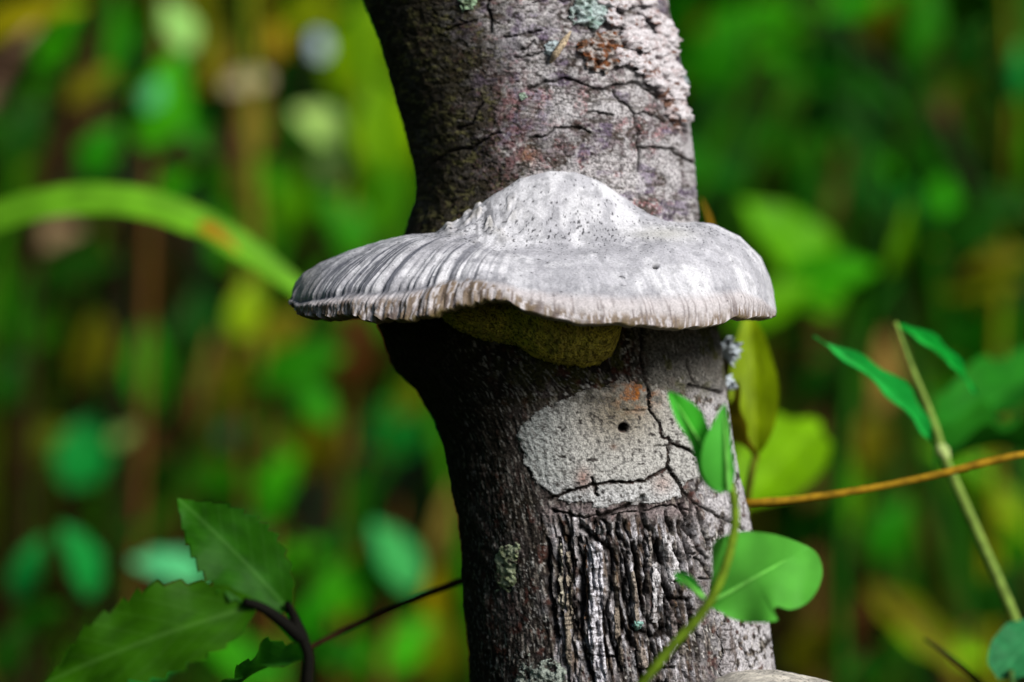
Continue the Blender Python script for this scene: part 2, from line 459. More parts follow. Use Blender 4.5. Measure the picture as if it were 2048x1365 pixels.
    # moss on the left flank, widened and darkened to paint in its shade
    mossy_shade = sst(1095, 880, px + 120 * (fbm(px / 36, py / 28, 48, 4) - .5) - .12 * (py - 200))
    up = mixc(up, (.020, .017, .006), mossy_shade * .92)
    up = mixc(up, (.10, .092, .035), mossy_shade * sst(.60, .70, fbm(px / 12, py / 8, 49, 3)) * .8)
    # lower: dark brown bark, pale towards the right margin
    lo = np.zeros_like(col) + np.array([.022, .017, .015])
    lo = mixc(lo, (.020, .015, .011), sst(.45, .6, n2))
    lo = mixc(lo, (.30, .26, .22), sst(.60, .68, fbm(arc / 4, V / 22, 51, 3)) * .55)
    lo = mixc(lo, (.45, .43, .40), sst(.70, .78, fbm(arc / 4.5, V / 7, 52, 2)) * .9)
    lo = mixc(lo, (.11, .03, .02), sst(.60, .70, fbm(px / 14, py / 20, 53, 3)) * .4)
    lo = mixc(lo, (.10, .08, .078), sst(.52, .64, n1) * .45)
    pale = sst(1345, 1440, px + 70 * (n2 - .5) - .10 * (py - 1000)) * sst(740, 800, py)
    lo = mixc(lo, (.42, .40, .41), pale * sst(.34, .5, fbm(px / 10, py / 14, 54, 3)) * .95)
    gr = sst(1245, 1300, px + 40 * (n2 - .5)) * sst(800, 770, py)
    lo = mixc(lo, (.105, .10, .085), gr * .8)
    lo = mixc(lo, (.055, .055, .012), sst(.52, .62, fbm(px / 25, py / 25, 55, 3)) * sst(850, 700, py) * .8)
    lo = mixc(lo, (.012, .010, .006), np.maximum(sst(1160, 900, px + 90 * (n2 - .5) - .22 * (py - 750)) * sst(1200, 860, py), .95 * sst(1020, 930, px + 60 * (n2 - .5) - .06 * (py - 1000))) * .93)  # shade of the lower left flank painted into the bark colour
    lo = mixc(lo, (.30, .28, .25), sst(.72, .80, fbm(arc / 3.5, V / 14, 63, 2)) * sst(880, 960, px) * .6)
    band = np.exp(-((py - 1008 - 10 * (n2 - .5)) / 14) ** 2) * sst(1060, 1110, px) * sst(1400, 1360, px)
    lo = mixc(lo, (.26, .21, .21), band * .7)
    # torn wood: pale grey fibres
    fibc = sst(.40, .58, fbm(arc / 7, V / 60, 56, 4))
    lo = mixc(lo, (.46, .43, .44), torn * fibc * .9)
    lo = mixc(lo, (.13, .085, .05), torn * sst(.58, .68, fbm(arc / 6, V / 50, 57, 3)) * .8)
    lo = mixc(lo, (.62, .60, .64), torn * sst(.58, .66, fbm(arc / 8, V / 30, 58, 3)) * .7)
    lo = mixc(lo, (.05, .038, .030), torn * sst(.56, .66, fbm(px / 10, py / 10, 59, 3)) * .6)
    lo = mixc(lo, (.022, .016, .013), torn * np.clip(grv * .9 + grv2 * .55, 0, 1) * .9)
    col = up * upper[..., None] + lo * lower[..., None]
    col = mixc(col, (.012, .009, .007), np.clip(crk * 1.15, 0, 1) * .92)
    col = mixc(col, (.010, .007, .006), np.clip(fur * 1.1, 0, 1) * .93)
    col = mixc(col, (.005, .004, .003), np.clip(hole * 1.2, 0, 1))
    h = h * mm
    pos = np.stack([X + nx * h, Y + ny * h, Z], -1)
    nrm = np.stack([nx, ny, 0 * nx], -1)
    # faces
    i = np.arange(NA); j = np.arange(NR - 1)
    I, J = np.meshgrid(i, j); I2 = (I + 1) % NA
    F = np.stack([J * NA + I, (J + 1) * NA + I, (J + 1) * NA + I2, J * NA + I2], -1).reshape(-1, 4)
    return pos, nrm, px, py, front * detail, col, F
T_pos, T_nrm, T_px, T_py, T_front, T_col, T_F = build_trunk()

tree = thing('dead_tree', 'leaning grey barked trunk of a dead tree carrying the bracket fungus', 'tree', (0.05, .04, 0))
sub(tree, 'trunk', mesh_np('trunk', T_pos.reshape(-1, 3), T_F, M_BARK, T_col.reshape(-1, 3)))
# broken top, far above the frame
tp = T_pos[0].mean(0)
v, f = tube([tp + Vector((0, 0, -.02)), tp + Vector((-.005, .004, .05)), tp + Vector((-.012, .01, .12))], [.024, .016, .003], 10, 6, .3)
sub(tree, 'broken_top', mesh_np('broken_top', v, f, M_BARK, np.full((len(v), 3), .12)))

sl = tube([P(1098, 130, .0175), P(1112, 108, .0145), P(1128, 84, .0155), P(1142, 62, .019)], [.0003, .0010, .0009, .0002], 7, 6, .3)
sub(tree, 'bark_sliver', mesh_np('bark_sliver', *sl, M_BARK, np.full((len(sl[0]), 3), 1.0) * np.array([.42, .33, .22])))

def patch(name, mask, height, colf, mat, lift=.00025, rough=.0, rs=8, seed=1, parent=None, label=None, cat=None, group=None, dome=1.0):
    """a piece lying on the bark: the bark's own surface where mask>0, raised"""
    m = mask(T_px, T_py) * (T_front > .15)
    sel = m > .03
    fm = sel.ravel()[T_F].all(1)
    F = T_F[fm]
    used, inv = np.unique(F, return_inverse=True)
    F = inv.reshape(-1, 4)
    pos = T_pos.reshape(-1, 3)[used].copy(); nr = T_nrm.reshape(-1, 3)[used]
    mv = m.ravel()[used]; qx, qy = T_px.ravel()[used], T_py.ravel()[used]
    off = -.0003 + (lift + .0003) * sst(0, .25, mv) + height * .6 * mv ** dome
    if rough:
        off = off + rough * (fbm(qx / rs, qy / rs, seed, 3) - .45) * sst(.1, .5, mv)
    pos += nr * off[:, None]
    c = colf(qx, qy, mv)
    me = mesh_np(name, pos, F, mat, c)
    if parent is not None:
        o = sub(parent, name, me)
    else:
        o = obj(name, me); tag(o, label, cat, group)
    return o

def blob_mask(cx, cy, rx, ry, wob=.35, ws=18, seed=1, rot=0.0):
    def f(px, py):
        c, s = math.cos(rot), math.sin(rot)
        dx, dy = px - cx, py - cy
        u, v = (c * dx + s * dy) / rx, (-s * dx + c * dy) / ry
        d = np.hypot(u, v) + wob * 2 * (fbm(px / ws, py / ws, seed, 4) - .5)
        return np.clip((1 - d) * 2.2, 0, 1)
    return f

# raised strips of torn wood (parts of the tree)
STRIPS = [(BO([(775, 300), (780, 500), (775, 700), (790, 850), (800, 985)]), 15, (.60, .58, .62)),
          (BO([(1085, 400), (1080, 520), (1070, 640)]), 12, (.56, .54, .55)),
          (BO([(1130, 260), (1150, 360), (1165, 440)]), 14, (.54, .52, .53)),
          (BO([(600, 290), (602, 400), (612, 600)]), 6, (.46, .42, .33)),
          (BO([(640, 330), (650, 480), (640, 700), (650, 860)]), 6, (.26, .22, .17)),
          (BO([(960, 420), (975, 560), (985, 690)]), 5.5, (.27, .23, .19)),
          (BO([(870, 420), (880, 560), (885, 700), (900, 860)]), 5.5, (.20, .165, .13)),
          (BO([(1240, 270), (1260, 330)]), 11, (.34, .31, .31)),
          (BO([(1000, 800), (1010, 870)]), 10, (.35, .29, .25)),
          (BO([(790, 210), (850, 190)]), 9, (.33, .31, .31)),
          (BO([(1050, 230), (1055, 340), (1045, 380)]), 6, (.30, .27, .25)),
          (BO([(720, 290), (735, 460), (725, 640)]), 3.6, (.17, .10, .065)),
          (BO([(1160, 620), (1170, 720)]), 9, (.2, .17, .165)),
          (BO([(1420, 720), (1440, 830), (1420, 900)]), 17, (.28, .26, .265))]
for i_, (pts, wd, cl) in enumerate(STRIPS):
    def mk(px, py, pts=pts, wd=wd, i_=i_):
        d = poly_dist(px + 5 * (vn(px / 12, py / 20, 70 + i_) - .5), py, pts)
        return np.clip(1 - (d / wd) ** 2 - .5 * (fbm(px / 7, py / 18, 90 + i_, 3) - .5), 0, 1)
    def cf(qx, qy, m, cl=cl, i_=i_):
        c = np.zeros((len(qx), 3)) + np.array(cl)
        c = mixc(c, (.08, .06, .05), sst(.55, .68, fbm(qx / 5, qy / 24, 110 + i_, 3)) * .8)
        return mixc(c, (.03, .024, .02), sst(.62, .70, fbm(qx / 14, qy / 4, 130 + i_, 2)) * .8)
    patch('wood_strip', mk, .0013 if wd > 9 else .0008, cf, M_BARK, rough=.0006, rs=6, seed=150 + i_, parent=tree, dome=.6)

# ---- lichens on the bark, each a thing of its own
CRUST = [(1034, 872), (1042, 842), (1078, 812), (1128, 788), (1180, 768), (1240, 760), (1292, 762), (1330, 782), (1352, 838), (1374, 872), (1394, 912), (1386, 946),
         (1352, 958), (1348, 984), (1290, 992), (1200, 998), (1128, 994), (1086, 968), (1062, 946), (1044, 912)]
def crust_mask(px, py):
    box = (px > 1000) & (px < 1430) & (py > 730) & (py < 1030)
    m = np.zeros(px.shape)
    x = px[box] + 24 * (fbm(px[box] / 18, py[box] / 18, 160, 4, gain=.65) - .5); y = py[box] + 24 * (fbm(px[box] / 18, py[box] / 18, 161, 4, gain=.65) - .5)
    d = poly_dist(x, y, CRUST + CRUST[:1]); d = np.where(inside_poly(x, y, CRUST), d, -d)
    ck = np.full(x.shape, 1e9)
    for pts, wd in CRACKS[17:20] + CRACKS[23:24] + CRACKS[21:22]:
        jx = 15 * (fbm(px[box] / 20, py[box] / 20, 28, 4, gain=.62) - .5); jy = 15 * (fbm(px[box] / 20, py[box] / 20, 29, 4, gain=.62) - .5)
        ck = np.minimum(ck, poly_dist(px[box] + jx, py[box] + jy, pts) - wd * .55)
    hole = np.hypot(px[box] - 1236, py[box] - 848) - 8
    m[box] = np.clip(np.minimum(np.minimum(d, ck * 1.6), hole) / 7, 0, 1)
    return m
def crust_col(x, y, m):
    c = np.zeros((len(x), 3)) + np.array([.44, .43, .405])
    c = mixc(c, (.36, .38, .37), sst(1180, 1060, x + 30 * (fbm(x / 20, y / 20, 163, 3) - .5)) * .8)
    c = mixc(c, (.19, .155, .10), np.exp(-(np.hypot((x - 1230) / 1.3, y - 815) / 66) ** 2) * .9)
    c = mixc(c, (.09, .08, .06), sst(.46, .6, fbm(x / 15, y / 15, 168, 4)) * sst(850, 775, y) * .8)
    c = mixc(c, (.54, .54, .55), sst(930, 985, y) * .7)
    c = mixc(c, (.40, .13, .02), np.exp(-(np.hypot((x - 1262) / 1.3, (y - 783)) / 26) ** 2) * sst(.42, .56, fbm(x / 9, y / 9, 164, 3)) * .95)
    c = mixc(c, (.30, .13, .09), np.exp(-(np.hypot(x - 1160, (y - 945) / 1.5) / 13) ** 2) * .7)
    c = mixc(c, (.34, .24, .21), np.exp(-(np.hypot(x - 1310, (y - 955)) / 20) ** 2) * .7)
    c = mixc(c, (.09, .085, .08), sst(.60, .74, vn(x / 3.0, y / 3.0, 165)) * .7)
    c = mixc(c, (.025, .02, .018), sst(.74, .80, fbm(x / 7, y / 7, 166, 2)) * .95)
    cq = np.abs(fbm(x / 18, y / 18, 170, 4, gain=.65) - .5); c = mixc(c, (.07, .06, .055), sst(.016, .004, cq) * sst(.45, .6, fbm(x / 40, y / 40, 171, 2)) * .8)
    c = mixc(c, (.10, .05, .03), np.exp(-(np.hypot((x - 1218) / 1.2, (y - 884)) / 6) ** 2) * .8)
    c = mixc(c, (.10, .085, .08), sst(.44, .58, fbm(x / 10, y / 10, 169, 4)) * sst(.95, .3, m) * .8)
    return c
patch('crust_lichen', crust_mask, .00018, crust_col, M_LICH, lift=.0003, rough=.00022, rs=4, seed=167,
      label='large pale grey crust lichen, cracked, with a dark wormhole, below the bracket fungus', cat='lichen')

def rag(c1, c2, c3, seed, t=.56, t3=.60):
    def f(x, y, m):
        c = np.zeros((len(x), 3)) + np.array(c1)
        c = mixc(c, c2, sst(t, t + .1, fbm(x / 9, y / 9, seed, 4)))
        return mixc(c, c3, sst(t3, t3 + .07, fbm(x / 9, y / 9, seed + 5, 4)) * .92)
    return f
LICH = [
    ('leafy_lichen', [(1195, 125, 42, 36, .2)], .0026, rag((.42, .38, .36), (.20, .075, .03), (.09, .05, .03), 205, .47), 'rust brown crumbly lichen on the upper bark beside the large white one'),
    ('leafy_lichen', [(1338, 205, 26, 70, -.3)], .0020, rag((.58, .50, .50), (.40, .34, .34), (.14, .06, .03), 209, .56, .54), 'narrow pinkish lichen strip running down the right margin of the upper trunk'),
    ('leafy_lichen', [(1175, 45, 40, 34, .3)], .0022, rag((.42, .50, .49), (.30, .42, .38), (.12, .16, .13), 213), 'blue green leafy lichen near the top of the trunk'),
    ('leafy_lichen', [(941, 34, 19, 17, 0)], .0012, rag((.26, .38, .24), (.34, .42, .30), (.08, .11, .06), 217), 'small round green lichen high on the shaded side of the trunk'),
    ('leafy_lichen', [(1102, 122, 17, 17, .3)], .0013, rag((.46, .54, .56), (.28, .34, .34), (.10, .10, .10), 221), 'small bluish white curled lichen at the end of a dry sliver'),
    ('leafy_lichen', [(1045, 213, 11, 10, 0)], .0008, rag((.34, .44, .34), (.3, .36, .3), (.1, .1, .08), 225), 'tiny pale green lichen speck midway up the upper bark'),
    ('leafy_lichen', [(1016, 1118, 24, 52, .1)], .0008, rag((.32, .36, .23), (.20, .23, .12), (.06, .05, .04), 229, .5), 'upright grey green lichen smear left of the torn wood'),
    ('leafy_lichen', [(1085, 1338, 52, 44, 0)], .0010, rag((.34, .38, .33), (.22, .24, .2), (.05, .04, .035), 233, .5), 'speckled grey green lichen below the torn wood, low on the trunk'),
    ('leafy_lichen', [(1264, 1224, 10, 11, 0)], .0012, rag((.28, .50, .44), (.22, .40, .34), (.1, .2, .16), 237), 'tiny turquoise lichen inside the torn wood hollow'),
    ('leafy_lichen', [(1070, 10, 22, 14, 0)], .0008, rag((.40, .38, .40), (.28, .26, .28), (.1, .09, .08), 241), 'faint grey lichen film at the upper middle of the bark'),
]
for i_, (nm, bl, hh, cf, lab) in enumerate(LICH):
    cx_, cy_, rx_, ry_, rt_ = bl[0]
    patch(nm, blob_mask(cx_, cy_, rx_, ry_, .75 if rx_ > 30 else .55, 16 if rx_ > 20 else 7, 260 + i_, rt_), hh, cf, M_LICH,
          lift=.0001, rough=hh * 1.5, rs=7 if rx_ > 20 else 4, seed=280 + i_, label=lab, cat='lichen', dome=.5)


big = thing('leafy_lichen', 'large ragged white and pink flaky lichen near the trunk top right margin', 'lichen', tuple(P(1280, 110, .02)))
PLATES = [(1222, 22, 36, 17, .1), (1298, 52, 34, 13, .5), (1318, 78, 24, 15, .9), (1258, 96, 32, 24, .2), (1304, 112, 28, 24, -.3), (1236, 138, 22, 13, .3), (1278, 148, 36, 17, .4),
          (1322, 152, 22, 18, .2), (1338, 190, 17, 24, -.4), (1350, 232, 13, 24, -.4), (1300, 182, 24, 12, .5), (1252, 66, 22, 10, -.3), (1212, 60, 18, 13, .5), (1276, 18, 22, 12, .2)]
for i_, (cx_, cy_, rx_, ry_, rt_) in enumerate(PLATES):
    patch('flake', blob_mask(cx_, cy_, rx_ * 1.15, ry_ * 1.25, .55, 12, 700 + i_, rt_), .0028, rag((.62, .58, .595), (.48, .41, .415), (.15, .06, .03), 720 + 3 * i_, .56, .64), M_LICH,
          lift=.0008, rough=.0022, rs=8, seed=740 + i_, parent=big, dome=.25)


# ------------------------------------------------------------------ bracket fungi
def bracket(top_t, umbo_t, bot_t, xl, xr, yr, yf, yb, yc, n_phi=900, n_t=230, seed=300, left_dark=1.0, warm=0.0, dmg=1.0):
    """cap as polar grid: crest line at depth yr, rim ellipse yf (front) .. yb (back)"""
    SH, UM, BT = tab(top_t), tab(umbo_t), tab(bot_t)
    kk = S * (D + yc) / D
    XL, XR = (xl - 1024) * kk, (xr - 1024) * kk
    cx, a = (XL + XR) / 2, (XR - XL) / 2
    phi = np.linspace(0, 2 * np.pi, n_phi, endpoint=False)
    t = 1 - (1 - np.linspace(0, 1, n_t)) ** 1.7
    PH, T = np.meshgrid(phi, t)
    def wrap(f, s, sd, oc=4):
        return fbm(np.cos(PH) * s + 31, np.sin(PH) * s + 17, sd, oc)
    rimw = 1 + .035 * (wrap(0, 4, seed) - .5) * 2 * T * np.sin(PH) ** 2 + .008 * (wrap(0, 22, seed + 1, 3) - .5) * 2 * sst(.6, 1, T)
    ce, se = np.cos(PH), np.sin(PH)
    e = .88
    ux = np.sign(ce) * np.abs(ce) ** e; uy = np.sign(se) * np.abs(se) ** e
    x = cx + a * ux * T * rimw
    b = np.where(se > 0, yc - yf, yb - yc)
    y = yc - b * uy * T * rimw
    un = np.clip((x - cx) / a, -1, 1)
    hspan = np.sqrt(np.clip(1 - np.abs(un) ** (2 / e), 1e-4, 1)) ** e
    yfr = yc - (yc - yf) * hspan; ybk = yc + (yb - yc) * hspan
    yrr = np.where(yr < yc, yc + (yr - yc) * hspan, yr)
    d = np.where(y < yrr, (yrr - y) / np.maximum(yrr - yfr, 1e-5), (y - yrr) / np.maximum(ybk - yrr, 1e-5))
    d = np.clip(d, 0, 1); d = np.maximum(d, sst(.9, 1, T) * np.minimum(1, T ** 8) * 0 + d)
    d = np.where(T > .999, 1, d)
    px = 1024 + x / (S * (D + y) / D)
    sh, um, bt = SH(px), UM(px), BT(px)
    frontm = y < yrr
    g = np.clip(1 - d ** 2.3, 0, 1) ** .72
    umf = np.where(frontm, (1 - sst(0, .46, d)) , 1 - sst(0, .9, d) * .6)
    pyv = bt + (sh - bt) * g - um * umf
    # radial grooves and concentric swellings, in millimetres
    arcl = PH * 60 + 1.2 * (fbm(x / .01, y / .01, seed + 2, 3) - .5)
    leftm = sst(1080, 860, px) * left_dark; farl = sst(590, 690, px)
    q = np.clip((bt - pyv) / np.maximum(bt - sh, 6), 0, 2)      # height above the lip, 0..1 up to the shoulder
    gro = fbm(arcl / 1.5, T * 2.2, seed + 3, 4) - .5
    gro2 = fbm(arcl / .40, T * 3, seed + 4, 3) - .5
    edge = sst(.45, .05, q) * frontm
    body = sst(.95, .55, q)
    h = gro * (.22 + 1.5 * leftm) * body + gro2 * (.05 + .34 * leftm) * body
    h += (.12 + .62 * leftm) * (fbm(arcl / .6, q * 5, seed + 5, 4) - .5) * edge * 2
    h += -.55 * np.exp(-((q - .36 + .10 * gro) / .05) ** 2) * (.35 + .65 * leftm) * frontm + .45 * np.exp(-((q - .20) / .07) ** 2) * frontm
    h += 1.3 * (fbm(x / .012, y / .012, seed + 6, 3) - .5)
    warts = sst(.58, .70, fbm(x / .0030, y / .0022, seed + 7, 3)) * np.exp(-(np.hypot((px - 965) / 65, (pyv - 430) / 45)) ** 2)
    warts = warts + np.exp(-(np.hypot(px - 896, pyv - 458) / 9) ** 2) * .9
    h += 1.3 * warts * dmg
    h += .30 * (fbm(x / .0016, y / .0016, seed + 8, 3) - .5)
    pit = np.exp(-(np.hypot(px - 1311, (pyv - 534) / .7) / 6) ** 4) * dmg * frontm
    h -= 1.6 * pit
    kz = S * (D + y) / D
    z = ZC - (pyv - 682.5) * kz
    # approximate outward direction: up in the middle, outwards at the rim
    ox, oy = np.cos(PH), -np.sin(PH)
    tl = sst(.5, 1, d)
    x2 = x + ox * h * .001 * tl; y2 = y + oy * h * .001 * tl; z2 = z + h * .001 * (1 - .6 * tl)
    # ragged lower lip
    lip = sst(.30, .0, q) * frontm
    z2 = z2 + lip * (.0010 * (wrap(0, 7, seed + 9, 2) - .5) * 2 + .0011 * (wrap(0, 38, seed + 19, 3) - .5) * 2 * (.18 + .9 * leftm))
    # colour
    ns = fbm(x / .006, y / .006, seed + 11, 4)
    c = np.zeros(px.shape + (3,)) + np.array([.62, .615, .645])
    c = mixc(c, (.34, .335, .37), sst(.45, .6, ns) * .6)
    c = mixc(c, (.22, .22, .24), sst(.55, .66, fbm(x / .0022, z / .0022, seed + 23, 4, z=y / .0022)) * .45)
    for bq in (.62, .82):
        c = mixc(c, (.36, .355, .385), np.exp(-((q - bq + .08 * gro) / .03) ** 2) * frontm * .5)
    c = mixc(c, (.40, .38, .33), sst(660, 600, px) * left_dark * .6)
    c = mixc(c, (.27, .27, .29), sst(.54, .64, fbm(x / .003, y / .003, seed + 22, 4)) * np.exp(-((q - 1.0) / .25) ** 2) * .55)
    stf = fbm(arcl / .55, T * 1.4, seed + 12, 4) * .55 + fbm(arcl / 2.2, T * 1.2, seed + 13, 3) * .45
    stre = sst(.50, .58, stf)
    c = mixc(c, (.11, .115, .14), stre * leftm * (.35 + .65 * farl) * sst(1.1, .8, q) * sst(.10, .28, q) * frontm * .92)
    c = mixc(c, (.33, .33, .36), stre * (1 - leftm) * sst(.8, .45, q) * frontm * .4)
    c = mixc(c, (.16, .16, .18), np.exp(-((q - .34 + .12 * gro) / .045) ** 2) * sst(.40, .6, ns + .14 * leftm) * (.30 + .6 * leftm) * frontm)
    # scars on the left of the knob
    scar = np.exp(-(np.hypot((px - 960) / 60, (pyv - 432) / 48)) ** 2) * sst(.48, .58, fbm(px / 6, pyv / 20, seed + 14, 4))
    c = mixc(c, (.11, .11, .12), scar * .9 * dmg)
    c = mixc(c, (.50, .46, .38), np.clip(warts, 0, 1) * .4 * dmg)
    c = mixc(c, (.36, .35, .28), np.exp(-(np.hypot((px - 1330) / 60, (pyv - 466) / 12)) ** 2) * dmg * .5)
    # pinkish-cream growing margin, then brown crumbly lip
    c = mixc(c, (.50, .455, .455), sst(.36, .22, q) * frontm * .8)
    lipn = fbm(arcl / .5, q * 8, seed + 15, 4)
    c = mixc(c, (.15, .10, .055), sst(.16, .05, q - .16 * leftm * lipn - .16 * np.exp(-((px - 930) / 110) ** 2) * left_dark) * sst(.42, .54, lipn) * frontm * .92)
    c = mixc(c, (.09, .06, .02), sst(.06, .0, q) * frontm * sst(.40, .55, fbm(arcl / .8, q * 3, seed + 16, 3)) * .85)
    c = mixc(c, (.12, .09, .085), sst(.57, .66, fbm(arcl / .45, q * 4, seed + 18, 3)) * edge * .75)
    # dark specks
    dens = np.exp(-((q - 1.02) / .22) ** 2) * sst(.36, .55, ns + .1) + .45 * sst(.9, 1.3, q) + .2
    sp = vn(x / .00046, y / .00046, seed + 17, z / .00046)
    c = mixc(c, (.03, .03, .035), sst(.95 - .17 * dens, .975 - .17 * dens, sp) * (q > .2) * .92)
    sp2 = vn(x / .0012, y / .0012, seed + 21, z / .0012)
    c = mixc(c, (.025, .025, .03), sst(.945, .965, sp2) * (q > .15) * .9)
    c = mixc(c, (.004, .003, .003), np.clip(pit * 1.3, 0, 1))
    if warm: c = c * np.array([1.0 + .12 * warm, 1.0 + .04 * warm, 1 - .16 * warm])
    top = np.stack([x2, y2, z2], -1)
    # underside: rings from the rim inwards
    nb = 40
    rim = top[-1]
    ctr = np.array([cx, yc, rim[:, 2].mean() + .001])
    rings, cols = [], []
    for q in range(1, nb + 1):
        u = q / nb
        pt = rim * (1 - u) + ctr * u
        roll = -.0016 * math.sin(min(1, u / .12) * math.pi)
        pt[:, 2] += roll + .0035 * math.sin(u * math.pi) + .0008 * (fbm(pt[:, 0] / .004, pt[:, 1] / .004, seed + 20, 3) - .5)
        rings.append(pt)
        kc = np.zeros((n_phi, 3)) + np.array([.16, .125, .04]) * (1 if u > .08 else .9)
        cols.append(kc)
    V = np.concatenate([top.reshape(-1, 3)] + rings); CC = np.concatenate([c.reshape(-1, 3)] + cols)
    nr = n_t + nb
    I, J = np.meshgrid(np.arange(n_phi), np.arange(nr - 1)); I2 = (I + 1) % n_phi
    F = np.stack([J * n_phi + I, (J + 1) * n_phi + I, (J + 1) * n_phi + I2, J * n_phi + I2], -1).reshape(-1, 4)
    return V, F, CC

TOP = [(570, 590), (583, 584), (590, 566), (605, 549), (640, 528), (700, 501), (760, 481), (810, 471), (880, 466), (1000, 480), (1110, 478), (1240, 470), (1330, 450), (1390, 447),
       (1430, 452), (1480, 473), (1522, 514), (1540, 556), (1548, 586), (1560, 592)]
UMB = [(500, 0), (872, 0), (905, 22), (940, 48), (990, 92), (1040, 124), (1100, 139), (1150, 132), (1200, 108), (1250, 70), (1300, 26), (1335, 4), (1360, 0), (1700, 0)]
BOT = [(570, 604), (585, 612), (598, 630), (640, 633), (700, 630), (760, 638), (810, 636), (860, 626), (900, 606), (960, 600), (1010, 604), (1040, 620), (1100, 634), (1200, 645),
       (1300, 654), (1400, 655), (1450, 642), (1475, 630), (1500, 634), (1535, 634), (1560, 632)]
fung = thing('bracket_fungus', 'large grey white bracket fungus with knobbed cap growing out of the trunk', 'fungus', (.006, .012, ZC))
v, f, c = bracket(TOP, UMB, BOT, 585, 1547, .014, -.024, .056, .026)
sub(fung, 'cap', mesh_np('cap', v, f, M_CAP, c))

LUMP = tab([(878, 618), (884, 632), (900, 648), (930, 667), (960, 680), (1000, 688), (1030, 692), (1050, 706), (1080, 722), (1120, 732), (1160, 735), (1200, 727), (1225, 706), (1238, 675), (1245, 640), (1250, 618)])
def pore_layer():
    nu, nv = 260, 110
    u = np.linspace(880, 1248, nu); ps = np.linspace(-.25, math.pi, nv)
    UU, PS = np.meshgrid(u, ps)
    lo = LUMP(UU); hgt = np.maximum(lo - 612, 0)
    prof = np.sin(np.clip(PS, 0, math.pi)) ** .75
    endt = np.clip(1 - np.abs((UU - 1064) / 186) ** 3, 0, 1) ** .5
    ry = .019 * (.35 + .65 * endt) * (.82 + .3 * sst(1000, 1080, UU))
    yc = .012 - .004 * sst(1000, 1090, UU)
    n = fbm(UU / 9, PS * 14, 401, 3) - .5; n2 = fbm(UU / 45, PS * 3, 402, 3) - .5
    y = yc - ry * np.cos(PS) * (1 + .12 * n2)
    pyv = 612 + hgt * prof + 11 * n2 * prof - 40 * np.clip(-PS, 0, 1)
    k = S * (D + y) / D
    x = (UU - 1024) * k; z = ZC - (pyv - 682.5) * k
    rr = .0016 * n + .0005 * (vn(UU / 4, PS * 36, 403) - .5)
    y = y - np.cos(PS) * rr; z = z - np.abs(np.sin(PS)) * rr
    c = np.zeros(UU.shape + (3,)) + np.array([.66, .55, .075])
    c = mixc(c, (.36, .29, .05), sst(.45, .6, fbm(UU / 40, PS * 6, 404, 4)) * .7)
    c = mixc(c, (.06, .045, .010), sst(.55, .66, vn(UU / 3.4, PS * 40, 405)) * .85)
    c = mixc(c, (.36, .31, .07), sst(.60, .70, vn(UU / 3.6, PS * 38, 406)) * .6)
    V = np.stack([x, y, z], -1).reshape(-1, 3)
    I, J = np.meshgrid(np.arange(nu - 1), np.arange(nv - 1)); a = J * nu + I
    F = np.stack([a, a + 1, a + 1 + nu, a + nu], -1).reshape(-1, 4)
    return V, F, c.reshape(-1, 3)
v, f, c = pore_layer()
sub(fung, 'pore_layer', mesh_np('pore_layer', v, f, M_PORE, c))

f2 = thing('bracket_fungus', 'small cream bracket fungus low on the trunk, only its top showing', 'fungus', (.06, -.005, ZC - .1))
TOP2 = [(1390, 1420), (1415, 1368), (1430, 1352), (1460, 1342), (1500, 1338), (1550, 1341), (1600, 1352), (1650, 1361), (1700, 1376), (1735, 1410), (1745, 1440)]
BOT2 = [(1380, 1450), (1740, 1450)]
v, f, c = bracket(TOP2, [(0, 0), (3000, 0)], BOT2, 1395, 1740, .004, -.030, .045, .012, 420, 110, 500, 0.0, 1.0, 0.0)
sub(f2, 'cap', mesh_np('cap', v, f, M_CAP, c))


# ------------------------------------------------------------------ leaves, stems, plants
def leaf_mesh(kind, nl=14, nw=6):
    ts = np.linspace(0, 1, nl + 1)
    if kind == 'ovate': wt = np.sin(np.pi * ts ** .8) ** .85
    elif kind == 'lance': wt = np.sin(np.pi * ts ** .75) ** 1.0
    elif kind == 'round': wt = np.clip(1 - (2 * ts - 1) ** 2, 0, 1) ** .42
    elif kind == 'blade': wt = np.minimum(1, (1 - ts) ** .7 * 1.4) * np.minimum(1, ts * 8 + .5)
    elif kind == 'serrate':
        nl = 64; ts = np.linspace(0, 1, nl + 1)
        wt = np.sin(np.pi * ts ** .82) ** .9
        saw = (ts * 11) % 1.0
        wt = wt * (1 - .17 * saw) + .0
    vs_, fs = [], []
    wv = np.linspace(-1, 1, nw + 1)
    for i, t_ in enumerate(ts):
        for q in wv:
            yy = .5 * q * wt[i]
            zz = .16 * abs(q) * wt[i] * .5 - .32 * (t_ - .45) ** 2 + .025 * math.sin(t_ * 19 + (2 if q > 0 else 0)) * abs(q)
            xx = t_ - (.02 * abs(q) if kind == 'serrate' else 0)
            vs_.append((xx, yy, zz))
    for i in range(len(ts) - 1):
        for k in range(nw):
            a = i * (nw + 1) + k
            fs.append((a, a + 1, a + nw + 2, a + nw + 1))
    return mesh_np('leaf_' + kind, vs_, fs, M_LEAF)
LM = {k: leaf_mesh(k) for k in ('ovate', 'lance', 'round', 'blade', 'serrate')}

